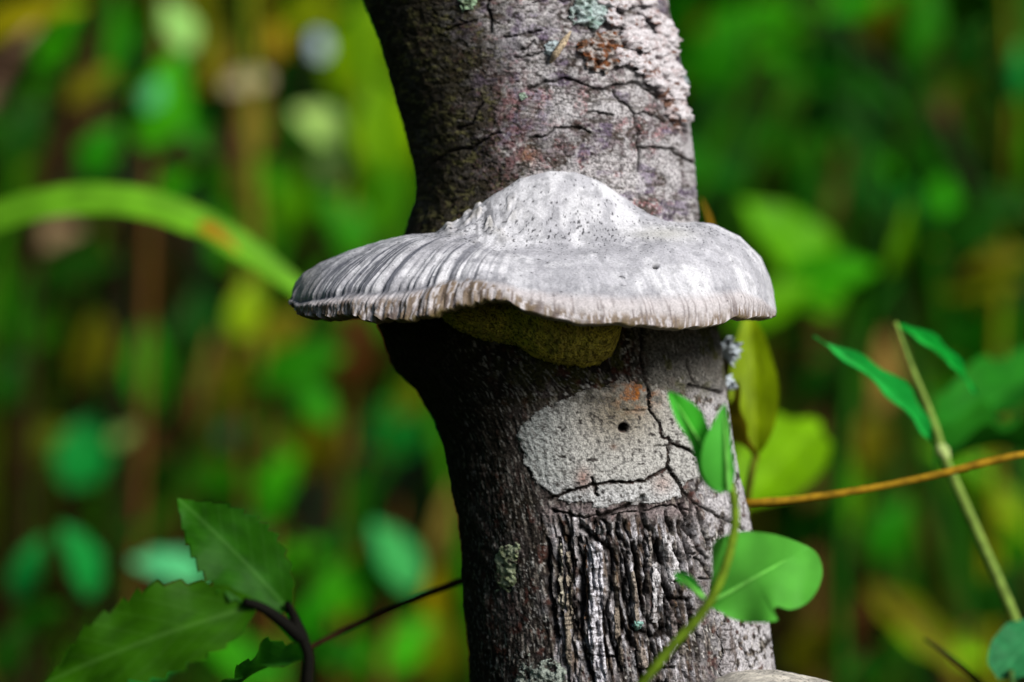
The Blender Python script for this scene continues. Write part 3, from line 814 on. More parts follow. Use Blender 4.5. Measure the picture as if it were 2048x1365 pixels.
def leaf(parent, kind, base, tip, width, color, face=(.25, -.8, .55), name='leaf', roll=0.0):
    B, T = Vector(base), Vector(tip)
    ax = T - B; L = ax.length; ax.normalize()
    nrm = Vector(face); nrm = nrm - ax * nrm.dot(ax)
    if nrm.length < 1e-3: nrm = Vector((0, -1, .3)); nrm -= ax * nrm.dot(ax)
    nrm.normalize(); yv = nrm.cross(ax)
    R = Matrix((ax, yv, nrm)).transposed()
    if roll: R = R @ Matrix.Rotation(roll, 3, 'X')
    o = obj(name, LM[kind], parent, color)
    Lp = Vector(parent['loc'])
    Mt = Matrix.Translation(B - Lp) @ R.to_4x4() @ Matrix.Diagonal((L, width, L * .9, 1))
    o.matrix_local = Mt
    return o

def ground_at(x, y): return float(GZ(x, y))

COLS = dict(
    green=srgb(60, 168, 4), green2=srgb(40, 132, 3), dgreen=srgb(22, 80, 2), ygreen=srgb(140, 178, 2), olive=srgb(108, 112, 3),
    yellow=srgb(190, 165, 20), oliveyellow=srgb(150, 148, 3), pale=srgb(165, 205, 110), teal=srgb(16, 150, 52), pteal=srgb(95, 195, 130), mteal=srgb(62, 176, 84), cream=srgb(205, 185, 140),
    white=srgb(205, 222, 215), brown=srgb(92, 58, 22), pink=srgb(190, 150, 125), lime=srgb(90, 165, 2), midgreen=srgb(92, 150, 2), tan=srgb(150, 125, 50), dark=srgb(40, 30, 10))

def plant(name, label, cat, y, stem, leaves, stem_col='olive', r=.0022, group=None):
    """stem: photo-grid points from the top down at depth y; it then runs on to the ground.
       leaves: (px, py, length px, width px, heading in degrees, colour, kind, depth offset)"""
    y = y * 1.5 + .15; r = r * 1.4
    sp = [P(a, b, y) for a, b in stem]
    low = sp[-1]
    root = Vector((low.x + random.uniform(-.03, .03), y + random.uniform(-.02, .03), ground_at(low.x, y) - .01))
    t = thing(name, label, cat, (root.x, root.y, root.z), group)
    full = sp + [low.lerp(root, .5) + Vector((random.uniform(-.015, .015), 0, 0)), root]
    parts = [tube(full, [r * .55, r, r * 1.25], 6, 6)]
    path = crom(sp, 10) + [low.lerp(root, k / 10) for k in range(1, 9)]
    for lf in leaves:
        px, py, ln, wd, ang, colr = lf[:6]; ln, wd = ln * 1.12, wd * 1.12
        kind = lf[6] if len(lf) > 6 else 'ovate'
        dy = lf[7] if len(lf) > 7 else random.uniform(-.03, .03)
        yy = y + dy; k = S * (D + yy) / D
        a = math.radians(ang)
        c_ = P(px, py, yy); dv = Vector((math.cos(a), random.uniform(-.35, .2), math.sin(a))).normalized()
        B, T = c_ - dv * ln * k / 2, c_ + dv * ln * k / 2
        near = min(path, key=lambda q: (q - B).length)
        parts.append(tube([near, near.lerp(B, .5) + Vector((0, 0, .004)), B], [r * .5, r * .35, r * .3], 5, 4))
        jit = [max(0, q * random.uniform(.82, 1.1)) for q in COLS[colr]]
        leaf(t, kind, B, T, wd * k, jit, (random.uniform(0, .6), -.75, random.uniform(.25, .75)), roll=random.uniform(-.25, .25))
    v, f = join(parts)
    sub(t, 'stem', mesh_np('stem', v, f, M_STEM), COLS[stem_col])
    return t

# ---- near: climbing vine in front of the trunk
YV = -.075
vine = thing('climbing_vine', 'thin green vine with one broad rounded leaf climbing in front of the trunk', 'vine', tuple(P(1200, 1480, YV)))
vp = [P(x, y, YV + dy) for x, y, dy in ((1180, 1520, .01), (1240, 1425, .004), (1296, 1352, 0), (1345, 1292, 0), (1396, 1236, 0), (1432, 1180, 0), (1458, 1110, .002), (1470, 1045, .004), (1468, 1000, .006), (1458, 958, .008), (1450, 930, .009))]
v, f = tube(vp, [.0011, .0011, .00105, .0010, .0007], 10, 8, .14)
sub(vine, 'stem', mesh_np('stem', v, f, M_STEM), srgb(92, 118, 24))
VG = srgb(84, 168, 56)
def outline_leaf(parent, name, pts, rib, y, bulge, color):
    """a flat-ish leaf from an outline (real leaf with bite marks), gently cupped, with its own veins"""
    n = len(pts)
    q = crom([Vector((a, b, 0)) for a, b in pts + pts[:1]], 5)[:-1]
    (bx, by), (tx, ty) = rib
    N = 10
    mid = [Vector((bx + (tx - bx) * i / N, by + (ty - by) * i / N, 0)) for i in range(N + 1)]
    Lr = math.hypot(tx - bx, ty - by); ux, uy = (tx - bx) / Lr, (ty - by) / Lr
    rings = 7; V, F = [], []
    for g in range(rings + 1):
        s_ = g / rings
        for p_ in q:
            t_ = max(0.02, min(.98, ((p_.x - bx) * ux + (p_.y - by) * uy) / Lr))
            m_ = Vector((bx + (tx - bx) * t_, by + (ty - by) * t_, 0))
            a_ = m_.lerp(p_, s_)
            off = abs((a_.x - bx) * -uy + (a_.y - by) * ux) / Lr
            tt = ((a_.x - bx) * ux + (a_.y - by) * uy) / Lr
            yy = y - bulge * (off * .9) + bulge * 1.2 * (tt - .4) ** 2 + bulge * .12 * math.sin(a_.x * .06) * s_
            V.append(P(a_.x, a_.y, yy))
    m = len(q)
    for g in range(rings):
        for i in range(m):
            F.append((g * m + i, g * m + (i + 1) % m, (g + 1) * m + (i + 1) % m, (g + 1) * m + i))
    me = mesh_np(name, V, F, M_LEAF2)
    o = sub(parent, name, me, color)
    vv = []
    k = S
    vv.append(tube([P(a.x, a.y, y - .0006 + bulge * 1.2 * (i / N - .4) ** 2) for i, a in enumerate(mid[:-1])], [.0007, .0004, .0001], 6, 3))
    v_, f_ = join(vv)
    return o, (v_, f_)
def plain_leaf_mat():
    m = M_LEAF.copy(); m.name = 'leaf_plain'
    n, l = m.node_tree.nodes, m.node_tree.links
    # the veins of these leaves are geometry: drop the chevron pattern
    for nd in list(n):
        if nd.type == 'MIX': nd.inputs['Factor'].default_value = 0; [l.remove(k) for k in list(nd.inputs['Factor'].links)]
        if nd.type == 'BUMP': nd.inputs['Strength'].default_value = 0
        if nd.type == 'TEX_NOISE': nd.inputs['Scale'].default_value = 70
    return m
M_LEAF2 = plain_leaf_mat()
def vine_leaf(pts, rib, bulge, color, dy=0.0):
    o, (v, f) = outline_leaf(vine, 'leaf', pts, rib, YV + dy, bulge, color)
    sb = obj('midrib', mesh_np('midrib', v, f, M_STEM), o, srgb(112, 190, 78))
vine_leaf([(1412, 1212), (1424, 1150), (1428, 1085), (1470, 1066), (1530, 1066), (1590, 1082), (1632, 1105), (1645, 1140), (1636, 1178), (1612, 1208), (1580, 1220), (1552, 1214), (1548, 1228), (1556, 1240), (1520, 1246), (1470, 1240), (1436, 1222)],
          ((1414, 1210), (1590, 1110)), .012, VG, .013)
vine_leaf([(1404, 1196), (1388, 1186), (1368, 1172), (1350, 1152), (1352, 1143), (1372, 1146), (1392, 1162), (1406, 1184)], ((1406, 1196), (1352, 1146)), .010, srgb(60, 170, 50))
vine_leaf([(1458, 984), (1432, 984), (1404, 962), (1390, 920), (1378, 880), (1352, 840), (1338, 784), (1376, 800), (1404, 826), (1418, 860), (1440, 920)], ((1456, 982), (1344, 790)), .006, srgb(66, 178, 44), .006)
vine_leaf([(1456, 984), (1424, 976), (1404, 940), (1406, 890), (1424, 850), (1450, 808), (1458, 850), (1464, 900), (1470, 945), (1464, 972)], ((1457, 982), (1448, 816)), .004, srgb(78, 176, 56), .002)

# ---- serrated sprig, lower left, behind the trunk plane
YS = -.058
sp_ = thing('serrated_sprig', 'sprig with two toothed green leaves on a dark stem beside a thin twig', 'plant', (P(615, 1365, YS).x - .02, YS + .05, 0))
st = [P(598, 1262, YS), P(616, 1310, YS), P(614, 1370, YS), P(600, 1600, YS + .01), Vector((P(615, 1365, YS).x - .02, YS + .05, 0))]
pa = [tube(st, [.0013, .0012, .0013, .003, .004], 8, 8),
      tube([P(600, 1275, YS), P(560, 1240, YS - .002), P(520, 1214, YS - .004), P(488, 1203, YS - .006)], [.0017, .0013, .0009], 7, 6),
      tube([P(604, 1280, YS), P(590, 1240, YS), P(574, 1206, YS - .002)], [.0018, .0012, .0008], 7, 6)]
v, f = join(pa); sub(sp_, 'stem', mesh_np('stem', v, f, M_STEM), srgb(9, 8, 4))
leaf(sp_, 'serrate', P(505, 1205, YS - .006), P(70, 1362, YS - .008), 175 * S * 1.06, srgb(44, 92, 3), (.25, -.85, .45))
leaf(sp_, 'serrate', P(578, 1216, YS - .002), P(350, 985, YS + .004), 150 * S * 1.08, srgb(36, 90, 6), (.2, -.9, .2))
leaf(sp_, 'serrate', P(606, 1300, YS + .004), P(420, 1390, YS + .05), 90 * S, srgb(40, 110, 14), (.2, -.8, .5))
YT0 = .05
tw = obj('twig', mesh_np('twig', *tube([P(560, 1330, YT0 + .002), P(640, 1285, YT0 + .004), P(760, 1228, YT0 + .016), P(860, 1186, YT0 + .02), P(960, 1150, YT0 + .024), P(1100, 1105, YT0 + .03)], [.0007, .0009, .0010, .0012], 7, 6), M_STEM), None, srgb(52, 34, 14))
tag(tw, 'thin brown twig running from behind the toothed sprig to behind the trunk', 'twig')

# ---- right: tendril, lichen tufts, young yellow leaves behind the trunk edge
YT = .055
td = obj('tendril', mesh_np('tendril', *tube([P(1400, 1012, YT + .02), P(1500, 1006, YT), P(1600, 998, YT), P(1700, 984, YT), P(1800, 966, YT), P(1890, 946, YT), P(1970, 926, YT), P(2030, 912, YT), P(2140, 900, YT + .02)], [.0011, .0010, .0010, .0011, .0008], 8, 8, .2), M_STEM), None, srgb(140, 108, 20))
tag(td, 'ochre tendril stretched from behind the trunk across the grass stem', 'vine')

def tuft(cx, cy, r, y, label, n=16):
    t = thing('lichen_tuft', label, 'lichen', tuple(P(cx, cy, y)))
    parts = []
    for i in range(n):
        a = random.uniform(-1.3, 1.3); ln = random.uniform(.5, 1.0) * r
        e = (cx + math.cos(a) * ln, cy - math.sin(a) * ln)
        b0 = P(cx - r * .4, cy + random.uniform(-.5, .5) * r, y)
        m0 = P((cx + e[0]) / 2 + random.uniform(-3, 3), (cy + e[1]) / 2 + random.uniform(-3, 3), y + random.uniform(-.004, .004))
        e0 = P(e[0], e[1], y + random.uniform(-.006, .006))
        parts.append(tube([b0, m0, e0], [.0004, .0006, .0008, .0002], 6, 4, .4))
        for q in range(2):
            e1 = e0 + Vector((random.uniform(-.2, 1), random.uniform(-1, 1), random.uniform(-1, 1))) * .0016
            parts.append(tube([m0.lerp(e0, .6), e1], [.0005, .0005, .0001], 5, 3, .4))
    v, f = join(parts)
    sub(t, 'lobes', mesh_np('lobes', v, f, M_LICH, np.zeros((len(v), 3)) + np.array([.50, .56, .60])))
tuft(1448, 700, 32, .050, 'pale blue white lichen tuft on the trunk edge just under the bracket fungus', 22)
tuft(1450, 766, 18, .049, 'smaller whitish lichen tuft on the trunk edge, lower of two', 12)
tuft(1358, 160, 13, .050, 'whitish green lichen tuft sticking out from the right margin of the upper trunk', 12)

YY = .10
yl = thing('yellow_sprig', 'young yellow green sprig of narrow leaves close behind the trunk edge', 'plant', (P(1500, 940, YY).x, YY, 0))
v, f = tube([P(1512, 905, YY), P(1500, 960, YY), P(1480, 1100, YY + .01), P(1440, 1500, YY + .02), Vector((P(1500, 940, YY).x, YY, 0))], [.001, .0014, .002], 7, 8)
sub(yl, 'stem', mesh_np('stem', v, f, M_STEM), srgb(90, 100, 20))
leaf(yl, 'lance', P(1512, 915, YY), P(1498, 600, YY + .012), 100 * S * 1.14, srgb(125, 150, 4), (.0, -.9, .3))
leaf(yl, 'lance', P(1512, 925, YY - .004), P(1462, 770, YY - .02), 60 * S * 1.14, srgb(100, 90, 8), (-.7, -.6, .2))
leaf(yl, 'ovate', P(1480, 1004, YY + .20), P(1655, 825, YY + .26), 165 * S * 1.5, srgb(112, 165, 2), (.2, -.8, .6))

# ---- right: jointed grass with narrow blades
YG = .105
gs = thing('grass_stem', 'jointed grass stem with narrow emerald blades right of the trunk', 'grass', (P(2030, 1240, YG).x + .03, YG + .02, 0))
v, f = tube([P(1790, 645, YG), P(1820, 730, YG), P(1868, 850, YG), P(1885, 905, YG), P(1930, 1010, YG), P(1985, 1135, YG), P(2032, 1245, YG), P(2100, 1450, YG + .01), Vector((P(2030, 1240, YG).x + .03, YG + .02, 0))], [.0007, .0012, .0014, .0015, .0016, .0018], 8, 8)
sub(gs, 'stem', mesh_np('stem', v, f, M_STEM), srgb(115, 140, 60))
nd = tube([P(1878, 888, YG), P(1885, 903, YG), P(1892, 918, YG)], [.0013, .0021, .0014], 8, 4)
sub(gs, 'node', mesh_np('node', *nd, M_STEM), srgb(165, 185, 110))
leaf(gs, 'lance', P(1880, 885, YG), P(1646, 664, YG - .015), 54 * S * 1.15, srgb(30, 170, 62), (.3, -.8, .5))
leaf(gs, 'lance', P(1796, 642, YG), P(1970, 785, YG + .015), 34 * S * 1.15, srgb(24, 176, 58), (.3, -.8, .5))
leaf(gs, 'blade', P(1900, 850, YG + .14), P(2180, 690, YG + .24), 150 * S * 1.2, srgb(34, 120, 22), (.0, -.7, .7))
leaf(gs, 'blade', P(1890, 880, YG + .08), P(2140, 905, YG + .22), 90 * S * 1.2, srgb(30, 105, 12), (.0, -.6, .8))

cl = thing('round_leaf_seedling', 'bluish green round leaf on a low stalk beside the grass stem foot', 'plant', (P(2030, 1300, .08).x, .08, 0))
v, f = tube([P(2020, 1340, .08), P(2030, 1420, .08), P(2040, 1700, .082), Vector((P(2030, 1300, .08).x, .08, 0))], [.001, .0014, .002], 7, 6)
sub(cl, 'stem', mesh_np('stem', v, f, M_STEM), srgb(60, 90, 40))
leaf(cl, 'round', P(1996, 1352, .08), P(2090, 1245, .095), 110 * S * 1.12, srgb(48, 128, 74), (.0, -.7, .6))
t2 = obj('twig', mesh_np('twig', *tube([P(1848, 1278, .10), P(1888, 1306, .10), P(1945, 1352, .10), P(2010, 1420, .10), P(2100, 1600, .11)], [.0004, .0008, .001, .0012], 7, 6), M_STEM), None, srgb(48, 40, 18))
tag(t2, 'short dark twig tip rising beside the bluish round leaf', 'twig')

# ---- left: arching blade
def ribbon(pts, widths, face, n=10, fold=.25):
    p = crom(pts, n); F_, V_ = [], []
    wds = np.interp(np.linspace(0, 1, len(p)), np.linspace(0, 1, len(widths)), widths)
    fv = Vector(face).normalized()
    for i, q in enumerate(p):
        t_ = (p[min(i + 1, len(p) - 1)] - p[max(i - 1, 0)]).normalized()
        a_ = t_.cross(fv).normalized(); nn_ = a_.cross(t_)
        for s_ in (-1, -.5, 0, .5, 1):
            V_.append(q + a_ * s_ * wds[i] / 2 + nn_ * fold * abs(s_) * wds[i] / 2)
    for i in range(len(p) - 1):
        for k_ in range(4):
            a = i * 5 + k_; F_.append((a, a + 1, a + 6, a + 5))
    return V_, F_
YD = .13
dg = thing('dry_grass', 'thin ochre grass tip poking up behind the fungus right shoulder', 'grass', (P(1400, 900, YD).x, YD, 0))
v, f = ribbon([Vector((P(1400, 900, YD).x, YD, 0)), P(1400, 2500, YD), P(1392, 1200, YD), P(1410, 760, YD), P(1428, 500, YD), P(1420, 440, YD), P(1403, 398, YD)], [.003, .003, .003, .0026, .0016, .0003], (.1, -.9, .2))
sub(dg, 'blade', mesh_np('blade', v, f, M_LEAF2), srgb(170, 130, 20))
YB = .33
ab = thing('arching_grass', 'broad pale green grass blade arching over to touch behind the fungus', 'grass', (P(-300, 900, YB).x, YB, 0))
kb = S * (D + YB) / D
v, f = ribbon([Vector((P(-300, 900, YB).x, YB, 0)), P(-330, 1100, YB), P(-200, 600, YB), P(-60, 466, YB), P(60, 420, YB), P(170, 404, YB), P(290, 414, YB), P(400, 452, YB), P(500, 510, YB), P(590, 575, YB), P(640, 618, YB)],
              [20 * kb, 44 * kb, 60 * kb, 74 * kb, 78 * kb, 80 * kb, 78 * kb, 74 * kb, 64 * kb, 40 * kb, 4 * kb], (.15, -.75, .6))
sub(ab, 'blade', mesh_np('blade', v, f, M_LEAF2), srgb(105, 170, 30))
leaf(ab, 'blade', P(400, 448, YB - .01), P(480, 500, YB - .012), 34 * kb, srgb(165, 120, 20), (.1, -.7, .7), name='withered_strip')

# ---- background plants, blurred
G = 'plants of the thicket behind the trunk'
BGP = [
  ('leafy_weed', 'tall weed with broad bright green leaves behind the arching grass blade', .62, [(300, -150), (318, 100), (300, 330), (290, 700)],
     [(325, 200, 190, 105, 70, 'green'), (305, 190, 60, 40, 60, 'pteal', 'ovate', -.03), (355, 50, 110, 70, 110, 'pale'), (230, 80, 190, 46, 85, 'green2', 'lance'), (390, 260, 120, 50, -60, 'green2'), (345, 375, 90, 70, 40, 'green'), (430, 120, 120, 50, 80, 'olive', 'lance')], 'brown'),
  ('leafy_weed', 'slanting weed with a long bright green blade beside a brown stalk', .60, [(180, 40), (130, 170), (90, 330), (60, 700)],
     [(115, 90, 190, 62, 62, 'green', 'lance'), (50, 40, 230, 70, 20, 'oliveyellow', 'lance'), (20, 130, 190, 36, 60, 'pink', 'blade'), (180, 170, 110, 46, 40, 'olive'), (60, 260, 120, 60, 70, 'dgreen'), (200, 300, 110, 70, 60, 'green2')], 'dark'),
  ('flowering_weed', 'weed with cream and yellow flower heads against bright foliage', .72, [(545, 40), (530, 180), (505, 330), (480, 700)],
     [(550, 85, 60, 48, 90, 'yellow', 'round'), (492, 165, 90, 50, 10, 'cream', 'round'), (638, 92, 46, 40, 90, 'white', 'round'), (505, 250, 150, 60, 85, 'tan', 'lance'), (520, 20, 110, 40, 70, 'olive', 'lance'), (480, 330, 130, 40, 80, 'brown', 'lance')], 'brown'),
  ('leafy_weed', 'yellow green weed with large soft leaves touching the upper trunk outline', .80, [(760, -80), (730, 120), (700, 330), (690, 700)],
     [(720, 90, 190, 120, 60, 'ygreen'), (770, 250, 180, 120, 100, 'ygreen'), (760, 380, 190, 110, 80, 'lime'), (640, 250, 110, 70, 150, 'pale'), (668, 330, 80, 60, 60, 'pale'), (690, 160, 120, 80, 30, 'green'), (620, 30, 140, 70, 20, 'ygreen'), (600, 400, 160, 90, 70, 'lime'), (690, 450, 150, 100, 120, 'green2')], 'olive'),
  ('leafy_weed', 'olive leaved weed showing under the arching grass blade', .75, [(200, 560), (190, 700), (180, 900), (170, 1200)],
     [(185, 700, 150, 90, 75, 'olive'), (60, 620, 170, 90, 85, 'green2'), (150, 540, 160, 110, 20, 'dgreen'), (30, 760, 120, 70, 60, 'dgreen'), (110, 470, 110, 60, 15, 'pink', 'lance'), (90, 880, 110, 60, 20, 'olive')], 'dark'),
  ('leafy_weed', 'weed with upright green leaves between dark brown stalks', .70, [(300, 600), (295, 740), (285, 900), (280, 1200)],
     [(292, 725, 170, 80, 88, 'green2'), (170, 900, 150, 100, 70, 'teal'), (250, 870, 70, 30, 30, 'pale', 'lance'), (310, 960, 110, 60, 60, 'dgreen'), (380, 640, 130, 50, 80, 'dgreen', 'lance'), (410, 760, 190, 34, 78, 'tan', 'lance')], 'dark'),
  ('leafy_weed', 'yellow green weed with slanting leaves beneath the fungus left wing', .66, [(500, 560), (520, 740), (540, 900), (545, 1200)],
     [(490, 620, 110, 64, 80, 'ygreen'), (545, 850, 140, 62, -50, 'lime'), (600, 730, 170, 90, 20, 'green2'), (460, 868, 54, 46, 40, 'pteal', 'round'), (470, 760, 120, 50, 75, 'olive', 'lance'), (560, 660, 110, 70, 40, 'olive'), (620, 800, 130, 80, 130, 'green2'), (560, 960, 120, 70, 60, 'green')], 'brown'),
  ('leafy_weed', 'olive and brown weed beside the lower trunk outline', .72, [(700, 620), (690, 800), (680, 960), (670, 1250)],
     [(640, 885, 150, 100, 60, 'olive'), (795, 850, 130, 110, 70, 'teal'), (720, 700, 150, 90, 80, 'brown'), (830, 780, 110, 60, 60, 'olive'), (700, 990, 150, 80, 100, 'dgreen'), (760, 640, 160, 100, 20, 'green2')], 'brown'),
  ('leafy_weed', 'low weed with pale green leaves beside the trunk near the brown twig', .55, [(800, 1000), (790, 1120), (770, 1260), (760, 1450)],
     [(790, 1110, 150, 84, 120, 'mteal'), (700, 1170, 150, 90, 30, 'green'), (868, 1190, 130, 46, 85, 'oliveyellow', 'lance'), (890, 1050, 170, 50, 80, 'tan', 'lance'), (800, 1290, 180, 90, 30, 'green'), (880, 1300, 130, 80, 80, 'olive'), (700, 1320, 160, 90, 150, 'green2')], 'brown'),
  ('leafy_weed', 'low weed with bluish green oval leaves above the toothed sprig', .42, [(230, 1040), (220, 1180), (210, 1300), (200, 1500)],
     [(160, 1120, 150, 84, 110, 'teal'), (335, 1135, 150, 74, 165, 'pteal'), (58, 1140, 130, 60, 70, 'teal'), (70, 1240, 110, 60, 30, 'green2'), (300, 1320, 130, 70, 30, 'teal'), (20, 1300, 120, 60, 60, 'dgreen'), (250, 1080, 90, 50, 50, 'dgreen')], 'dark'),
  ('leafy_weed', 'small green weed between the toothed sprig and the trunk', .50, [(620, 1040), (610, 1150), (600, 1280), (590, 1500)],
     [(600, 1115, 110, 76, 30, 'green'), (500, 1060, 100, 60, 140, 'dgreen'), (620, 1230, 110, 70, 60, 'green2'), (490, 1320, 170, 90, 150, 'green'), (670, 1090, 90, 50, 60, 'dgreen'), (540, 1010, 100, 60, 60, 'green2')], 'dark'),
  ('broadleaf_shrub', 'shrub with large bright green leaves right of the upper trunk', .85, [(1480, -100), (1500, 120), (1480, 330), (1450, 700)],
     [(1500, 55, 230, 130, 20, 'green'), (1580, 110, 190, 120, -20, 'green'), (1430, 110, 150, 110, 60, 'green2'), (1520, 275, 160, 100, 30, 'green2'), (1640, 30, 150, 80, 10, 'lime'), (1470, 360, 130, 80, 60, 'dgreen'), (1420, 240, 110, 70, 80, 'dgreen')], 'dark'),
  ('broadleaf_shrub', 'shrub with one great yellow green leaf behind the fungus right end', .40, [(1800, 560), (1760, 600), (1700, 760), (1680, 1100)],
     [(1590, 510, 280, 170, 130, 'midgreen', 'ovate', .12), (1650, 560, 190, 110, 20, 'green', 'ovate', .05), (1800, 480, 150, 34, 75, 'midgreen', 'lance', .05), (1540, 610, 170, 90, 30, 'lime', 'ovate', .04)], 'dgreen'),
  ('leafy_weed', 'dark green weed with olive leaves in the upper right thicket', .78, [(1800, -60), (1810, 120), (1800, 330), (1790, 700)],
     [(1790, 60, 160, 110, 70, 'olive'), (1850, 40, 160, 70, 80, 'green2'), (1740, 250, 130, 110, 60, 'dgreen'), (1860, 320, 130, 90, 40, 'green2'), (1800, 200, 170, 70, 80, 'green2'), (1650, 220, 120, 80, 30, 'dgreen'), (1880, 250, 120, 50, 80, 'brown', 'lance')], 'dark'),
  ('leafy_weed', 'grey green weed at the far right beside a bright upright blade', .58, [(2010, -60), (2020, 160), (2010, 400), (1990, 800)],
     [(2036, 140, 110, 46, 80, 'teal'), (2046, 290, 260, 30, 88, 'green', 'blade'), (1950, 450, 170, 90, 30, 'dgreen'), (2010, 520, 140, 44, 10, 'olive', 'lance'), (1960, 570, 150, 70, 10, 'olive'), (2020, 400, 130, 70, 150, 'dgreen'), (1940, 100, 130, 70, 60, 'dgreen')], 'olive'),
  ('leafy_weed', 'green weed with broad leaves behind the jointed grass stem', .60, [(1960, 560), (1950, 720), (1960, 900), (1970, 1200)],
     [(1980, 660, 150, 90, 40, 'green2'), (1960, 760, 200, 90, 15, 'green2'), (1990, 1000, 220, 80, -40, 'ygreen', 'lance'), (2010, 1080, 140, 90, 60, 'green'), (1900, 680, 110, 70, 70, 'dgreen'), (1940, 940, 180, 60, -30, 'lime', 'lance')], 'olive'),
  ('leafy_weed', 'yellow green weed glimpsed below the ochre tendril', .70, [(1690, 640), (1700, 850), (1690, 1000), (1680, 1300)],
     [(1690, 990, 170, 80, 88, 'lime'), (1740, 880, 130, 70, 80, 'olive'), (1620, 1050, 120, 70, 60, 'dgreen'), (1780, 1060, 130, 80, 60, 'green2'), (1640, 760, 110, 60, 60, 'dgreen'), (1770, 740, 150, 60, 85, 'tan', 'lance')], 'dark'),
  ('leafy_weed', 'weed with a long olive yellow leaf slanting at the lower right', .45, [(1780, 1200), (1840, 1270), (1900, 1360), (1950, 1550)],
     [(1840, 1265, 260, 76, -42, 'olive', 'lance', 0), (1890, 1290, 190, 70, -20, 'ygreen', 'lance', .04), (1700, 1230, 110, 60, 30, 'brown', 'ovate', .06), (1620, 1300, 120, 70, 60, 'olive', 'ovate', .08), (1990, 1190, 120, 80, 60, 'dgreen'), (1740, 1330, 120, 60, 20, 'dgreen')], 'brown'),
]
for nm, lab, y, stem, lv, scol in BGP:
    plant(nm, lab, 'plant', y, stem, lv, scol, group=G)

# dark upright stalks and a fallen branch in the thicket
def stalk(pts, y, r, col, label):
    y = y * 1.5 + .15; r = r * 1.5
    sp = [P(a, b, y) for a, b in pts]
    lo = sp[-1]
    o = obj('dry_stalk', mesh_np('dry_stalk', *tube(sp + [Vector((lo.x, y, ground_at(lo.x, y) - .01))], [r * .7, r, r * 1.2], 7, 8, .1), M_STEM), None, col)
    tag(o, label, 'stalk', 'dry stalks in the thicket')
stalk([(360, -200), (345, 300), (355, 640), (350, 1000), (340, 1400)], .95, .006, srgb(66, 34, 14), 'thick dark brown stalk rising between green leaves of the thicket')
stalk([(470, 100), (490, 300), (500, 420), (455, 700), (430, 900), (420, 1400)], .9, .004, srgb(96, 66, 24), 'tan stalk leaning below the cream flower heads')
stalk([(260, -60), (160, 200), (60, 520), (20, 800)], .8, .005, srgb(50, 28, 10), 'dark stalk leaning across behind the slanting bright blade')
stalk([(1540, -120), (1600, 10), (1690, 80), (1770, 150), (1900, 300), (2000, 700)], .75, .005, srgb(20, 34, 8), 'dark slanting stalk at the upper right of the thicket')
stalk([(250, 380), (248, 600), (240, 900), (236, 1400)], .85, .006, srgb(30, 24, 8), 'near black upright stalk under the arching grass blade')
stalk([(1830, 300), (1815, 560), (1800, 800), (1790, 1400)], .95, .0028, srgb(52, 66, 8), 'olive stalk behind the jointed grass stem')
br = obj('fallen_branch', mesh_np('fallen_branch', *tube([P(120, 330, 1.35), P(300, 292, 1.35), P(400, 304, 1.36), P(520, 300, 1.4), P(640, 330, 1.45)], [.005, .010, .010, .005], 7, 6, .15), M_STEM), None, srgb(40, 24, 10))
tag(br, 'dark crooked branch lying across the thicket stalks', 'branch')

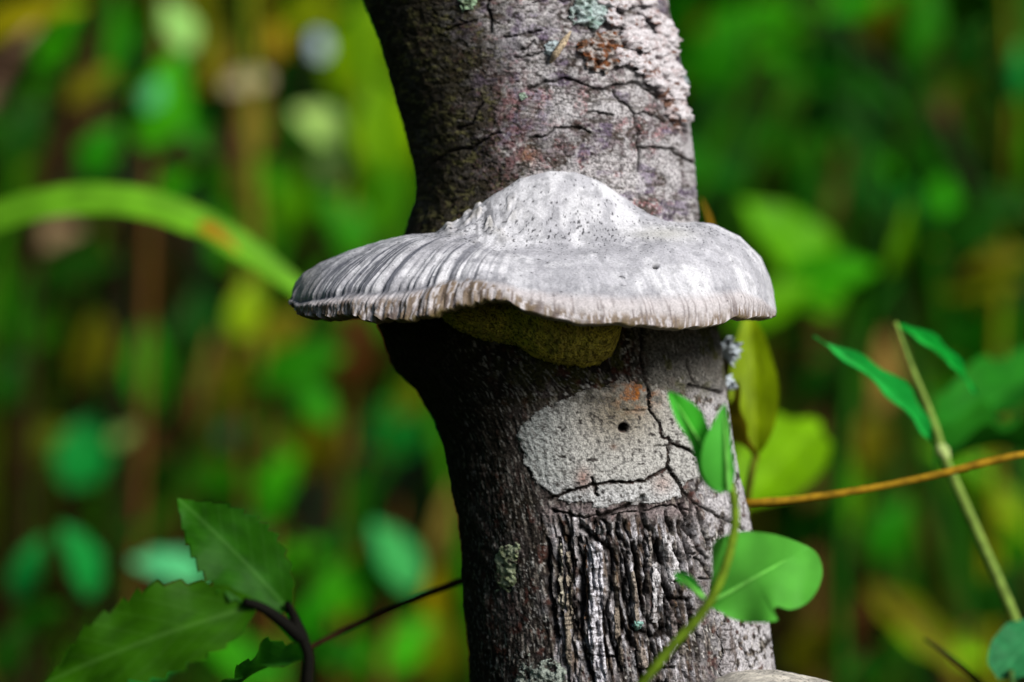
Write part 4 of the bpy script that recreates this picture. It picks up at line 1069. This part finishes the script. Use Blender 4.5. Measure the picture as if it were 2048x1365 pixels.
# ---- undergrowth mass behind: uncountable leaves, one object, with unseen ones added at left
def undergrowth():
    n = 15000
    x = RNG.uniform(-2.2, 2.2, n); y = 1.3 + 2.6 * RNG.random(n) ** .8
    m_ = 5200
    x = np.concatenate([x, RNG.uniform(-2.6, -.75, m_)]); y = np.concatenate([y, RNG.uniform(-1.6, 1.5, m_)]); n = n + m_  # added out of frame at left to block sky light from the trunk
    gz = GZ(x, y)
    z = gz + RNG.random(n) * (1.75 - .4 * gz)
    clump = fbm(x / .16, z / .20, 601, 3, z=y / .3)
    keep = (clump > .485) | (x < -.75)
    keep &= ~((x < -.2) & (np.abs(x) < .36 * (y + .7) + .10) & (y < 1.5))
    x, y, z = x[keep], y[keep], z[keep]; n = len(x)
    tone = fbm(x / .22, z / .22, 605, 2, z=y / .4)
    ln = .05 + .15 * RNG.random(n) ** 1.6; wd = ln * RNG.uniform(.3, .6, n)
    ang = RNG.uniform(0, 2 * np.pi, n)
    ax = np.stack([np.cos(ang), RNG.uniform(-.6, .6, n), np.sin(ang) * .8 + .1], -1); ax /= np.linalg.norm(ax, axis=1)[:, None]
    nr = np.stack([RNG.normal(.2, .5, n), RNG.normal(-.6, .4, n), RNG.normal(.6, .4, n)], -1)
    sd = np.cross(nr, ax); sd /= np.linalg.norm(sd, axis=1)[:, None]; nr = np.cross(ax, sd)
    c0 = np.stack([x, y, z], -1)
    prof = [(0, 0, 0), (.3, .5, .03), (.3, -.5, .03), (.35, 0, -.02), (.7, .42, .02), (.7, -.42, .02), (.72, 0, -.03), (1, 0, -.12)]
    V = np.stack([c0 + ax * (ln * a)[:, None] + sd * (wd * b)[:, None] + nr * (ln * c_)[:, None] for a, b, c_ in prof], 1)
    base = np.arange(n)[:, None] * 8
    quads = np.array([(0, 1, 3, 3), (0, 3, 2, 2), (1, 4, 6, 3), (3, 6, 5, 2), (4, 7, 6, 6), (6, 7, 5, 5)])
    tri = np.array([(0, 1, 3), (0, 3, 2), (1, 4, 6), (1, 6, 3), (3, 6, 5), (3, 5, 2), (4, 7, 6), (6, 7, 5)])
    F = (base[:, None] + tri[None]).reshape(-1, 3)
    pal = np.array([srgb(34, 110, 4), srgb(60, 150, 4), srgb(90, 130, 4), srgb(110, 105, 6), srgb(24, 100, 20), srgb(120, 160, 4), srgb(80, 52, 18)])
    pr = RNG.choice(len(pal), n, p=[.28, .22, .14, .10, .10, .10, .06])
    leftw = sst(.2, -.6, x)
    c = pal[pr] * (.10 + 1.15 * sst(.38, .66, tone))[:, None] * np.stack([1 - .45 * (1 - leftw), 1 - .15 * (1 - leftw), 1 + 0 * leftw], -1)
    CC = np.repeat(c, 8, 0)
    o = obj('undergrowth', mesh_np('undergrowth', V.reshape(-1, 3), F, M_FILL, CC))
    tag(o, 'mass of mixed green undergrowth leaves on the bank behind, with unseen ones added at left to shade the trunk', 'undergrowth', kind='stuff')
undergrowth()

# ---- uncountable thin blades and dry stems standing in the thicket, one object
def thicket_grass():
    n = 420
    y = 1.05 + 1.3 * RNG.random(n); half = .22 * (y + .7) + .08
    x = RNG.uniform(-1, 1, n) * half * 1.5
    hgt = RNG.uniform(.55, 1.75, n); wd = RNG.uniform(.004, .018, n)
    lx = RNG.normal(0, .28, n); ly = RNG.normal(0, .08, n); bend = RNG.normal(0, .22, n)
    gz = GZ(x, y)
    pal = np.array([srgb(30, 92, 3), srgb(54, 120, 3), srgb(88, 96, 4), srgb(70, 50, 14), srgb(44, 28, 8), srgb(110, 130, 20), srgb(120, 95, 40)])
    pr = RNG.choice(len(pal), n, p=[.28, .20, .16, .12, .12, .07, .05])
    th = RNG.uniform(-.9, .9, n)
    K = 9; V = np.zeros((n, K, 3, 3))
    for k in range(K):
        t = k / (K - 1)
        cx = x + lx * t + bend * t ** 3; cyy = y + ly * t; cz = gz - .01 + hgt * (t - .25 * np.abs(bend) * t ** 3)
        w_ = wd * np.minimum(1, (1 - t) * 2.2 + .05) / 2
        for q, sg in enumerate((-1, 0, 1)):
            V[:, k, q, 0] = cx + sg * w_ * np.cos(th); V[:, k, q, 1] = cyy + sg * w_ * np.sin(th) - (0 if sg else .25) * w_; V[:, k, q, 2] = cz
    base = (np.arange(n) * K * 3)[:, None]
    f = []
    for k in range(K - 1):
        for q in range(2):
            a = k * 3 + q; f.append((a, a + 1, a + 4, a + 3))
    F = (base[:, None] + np.array(f)[None]).reshape(-1, 4)
    o = obj('thicket_grass', mesh_np('thicket_grass', V.reshape(-1, 3), F, M_FILL, np.repeat(pal[pr] * RNG.uniform(.7, 1.1, n)[:, None], K * 3, 0)))
    tag(o, 'mass of thin green and dry brown grass blades in the thicket', 'grass', kind='stuff')
thicket_grass()
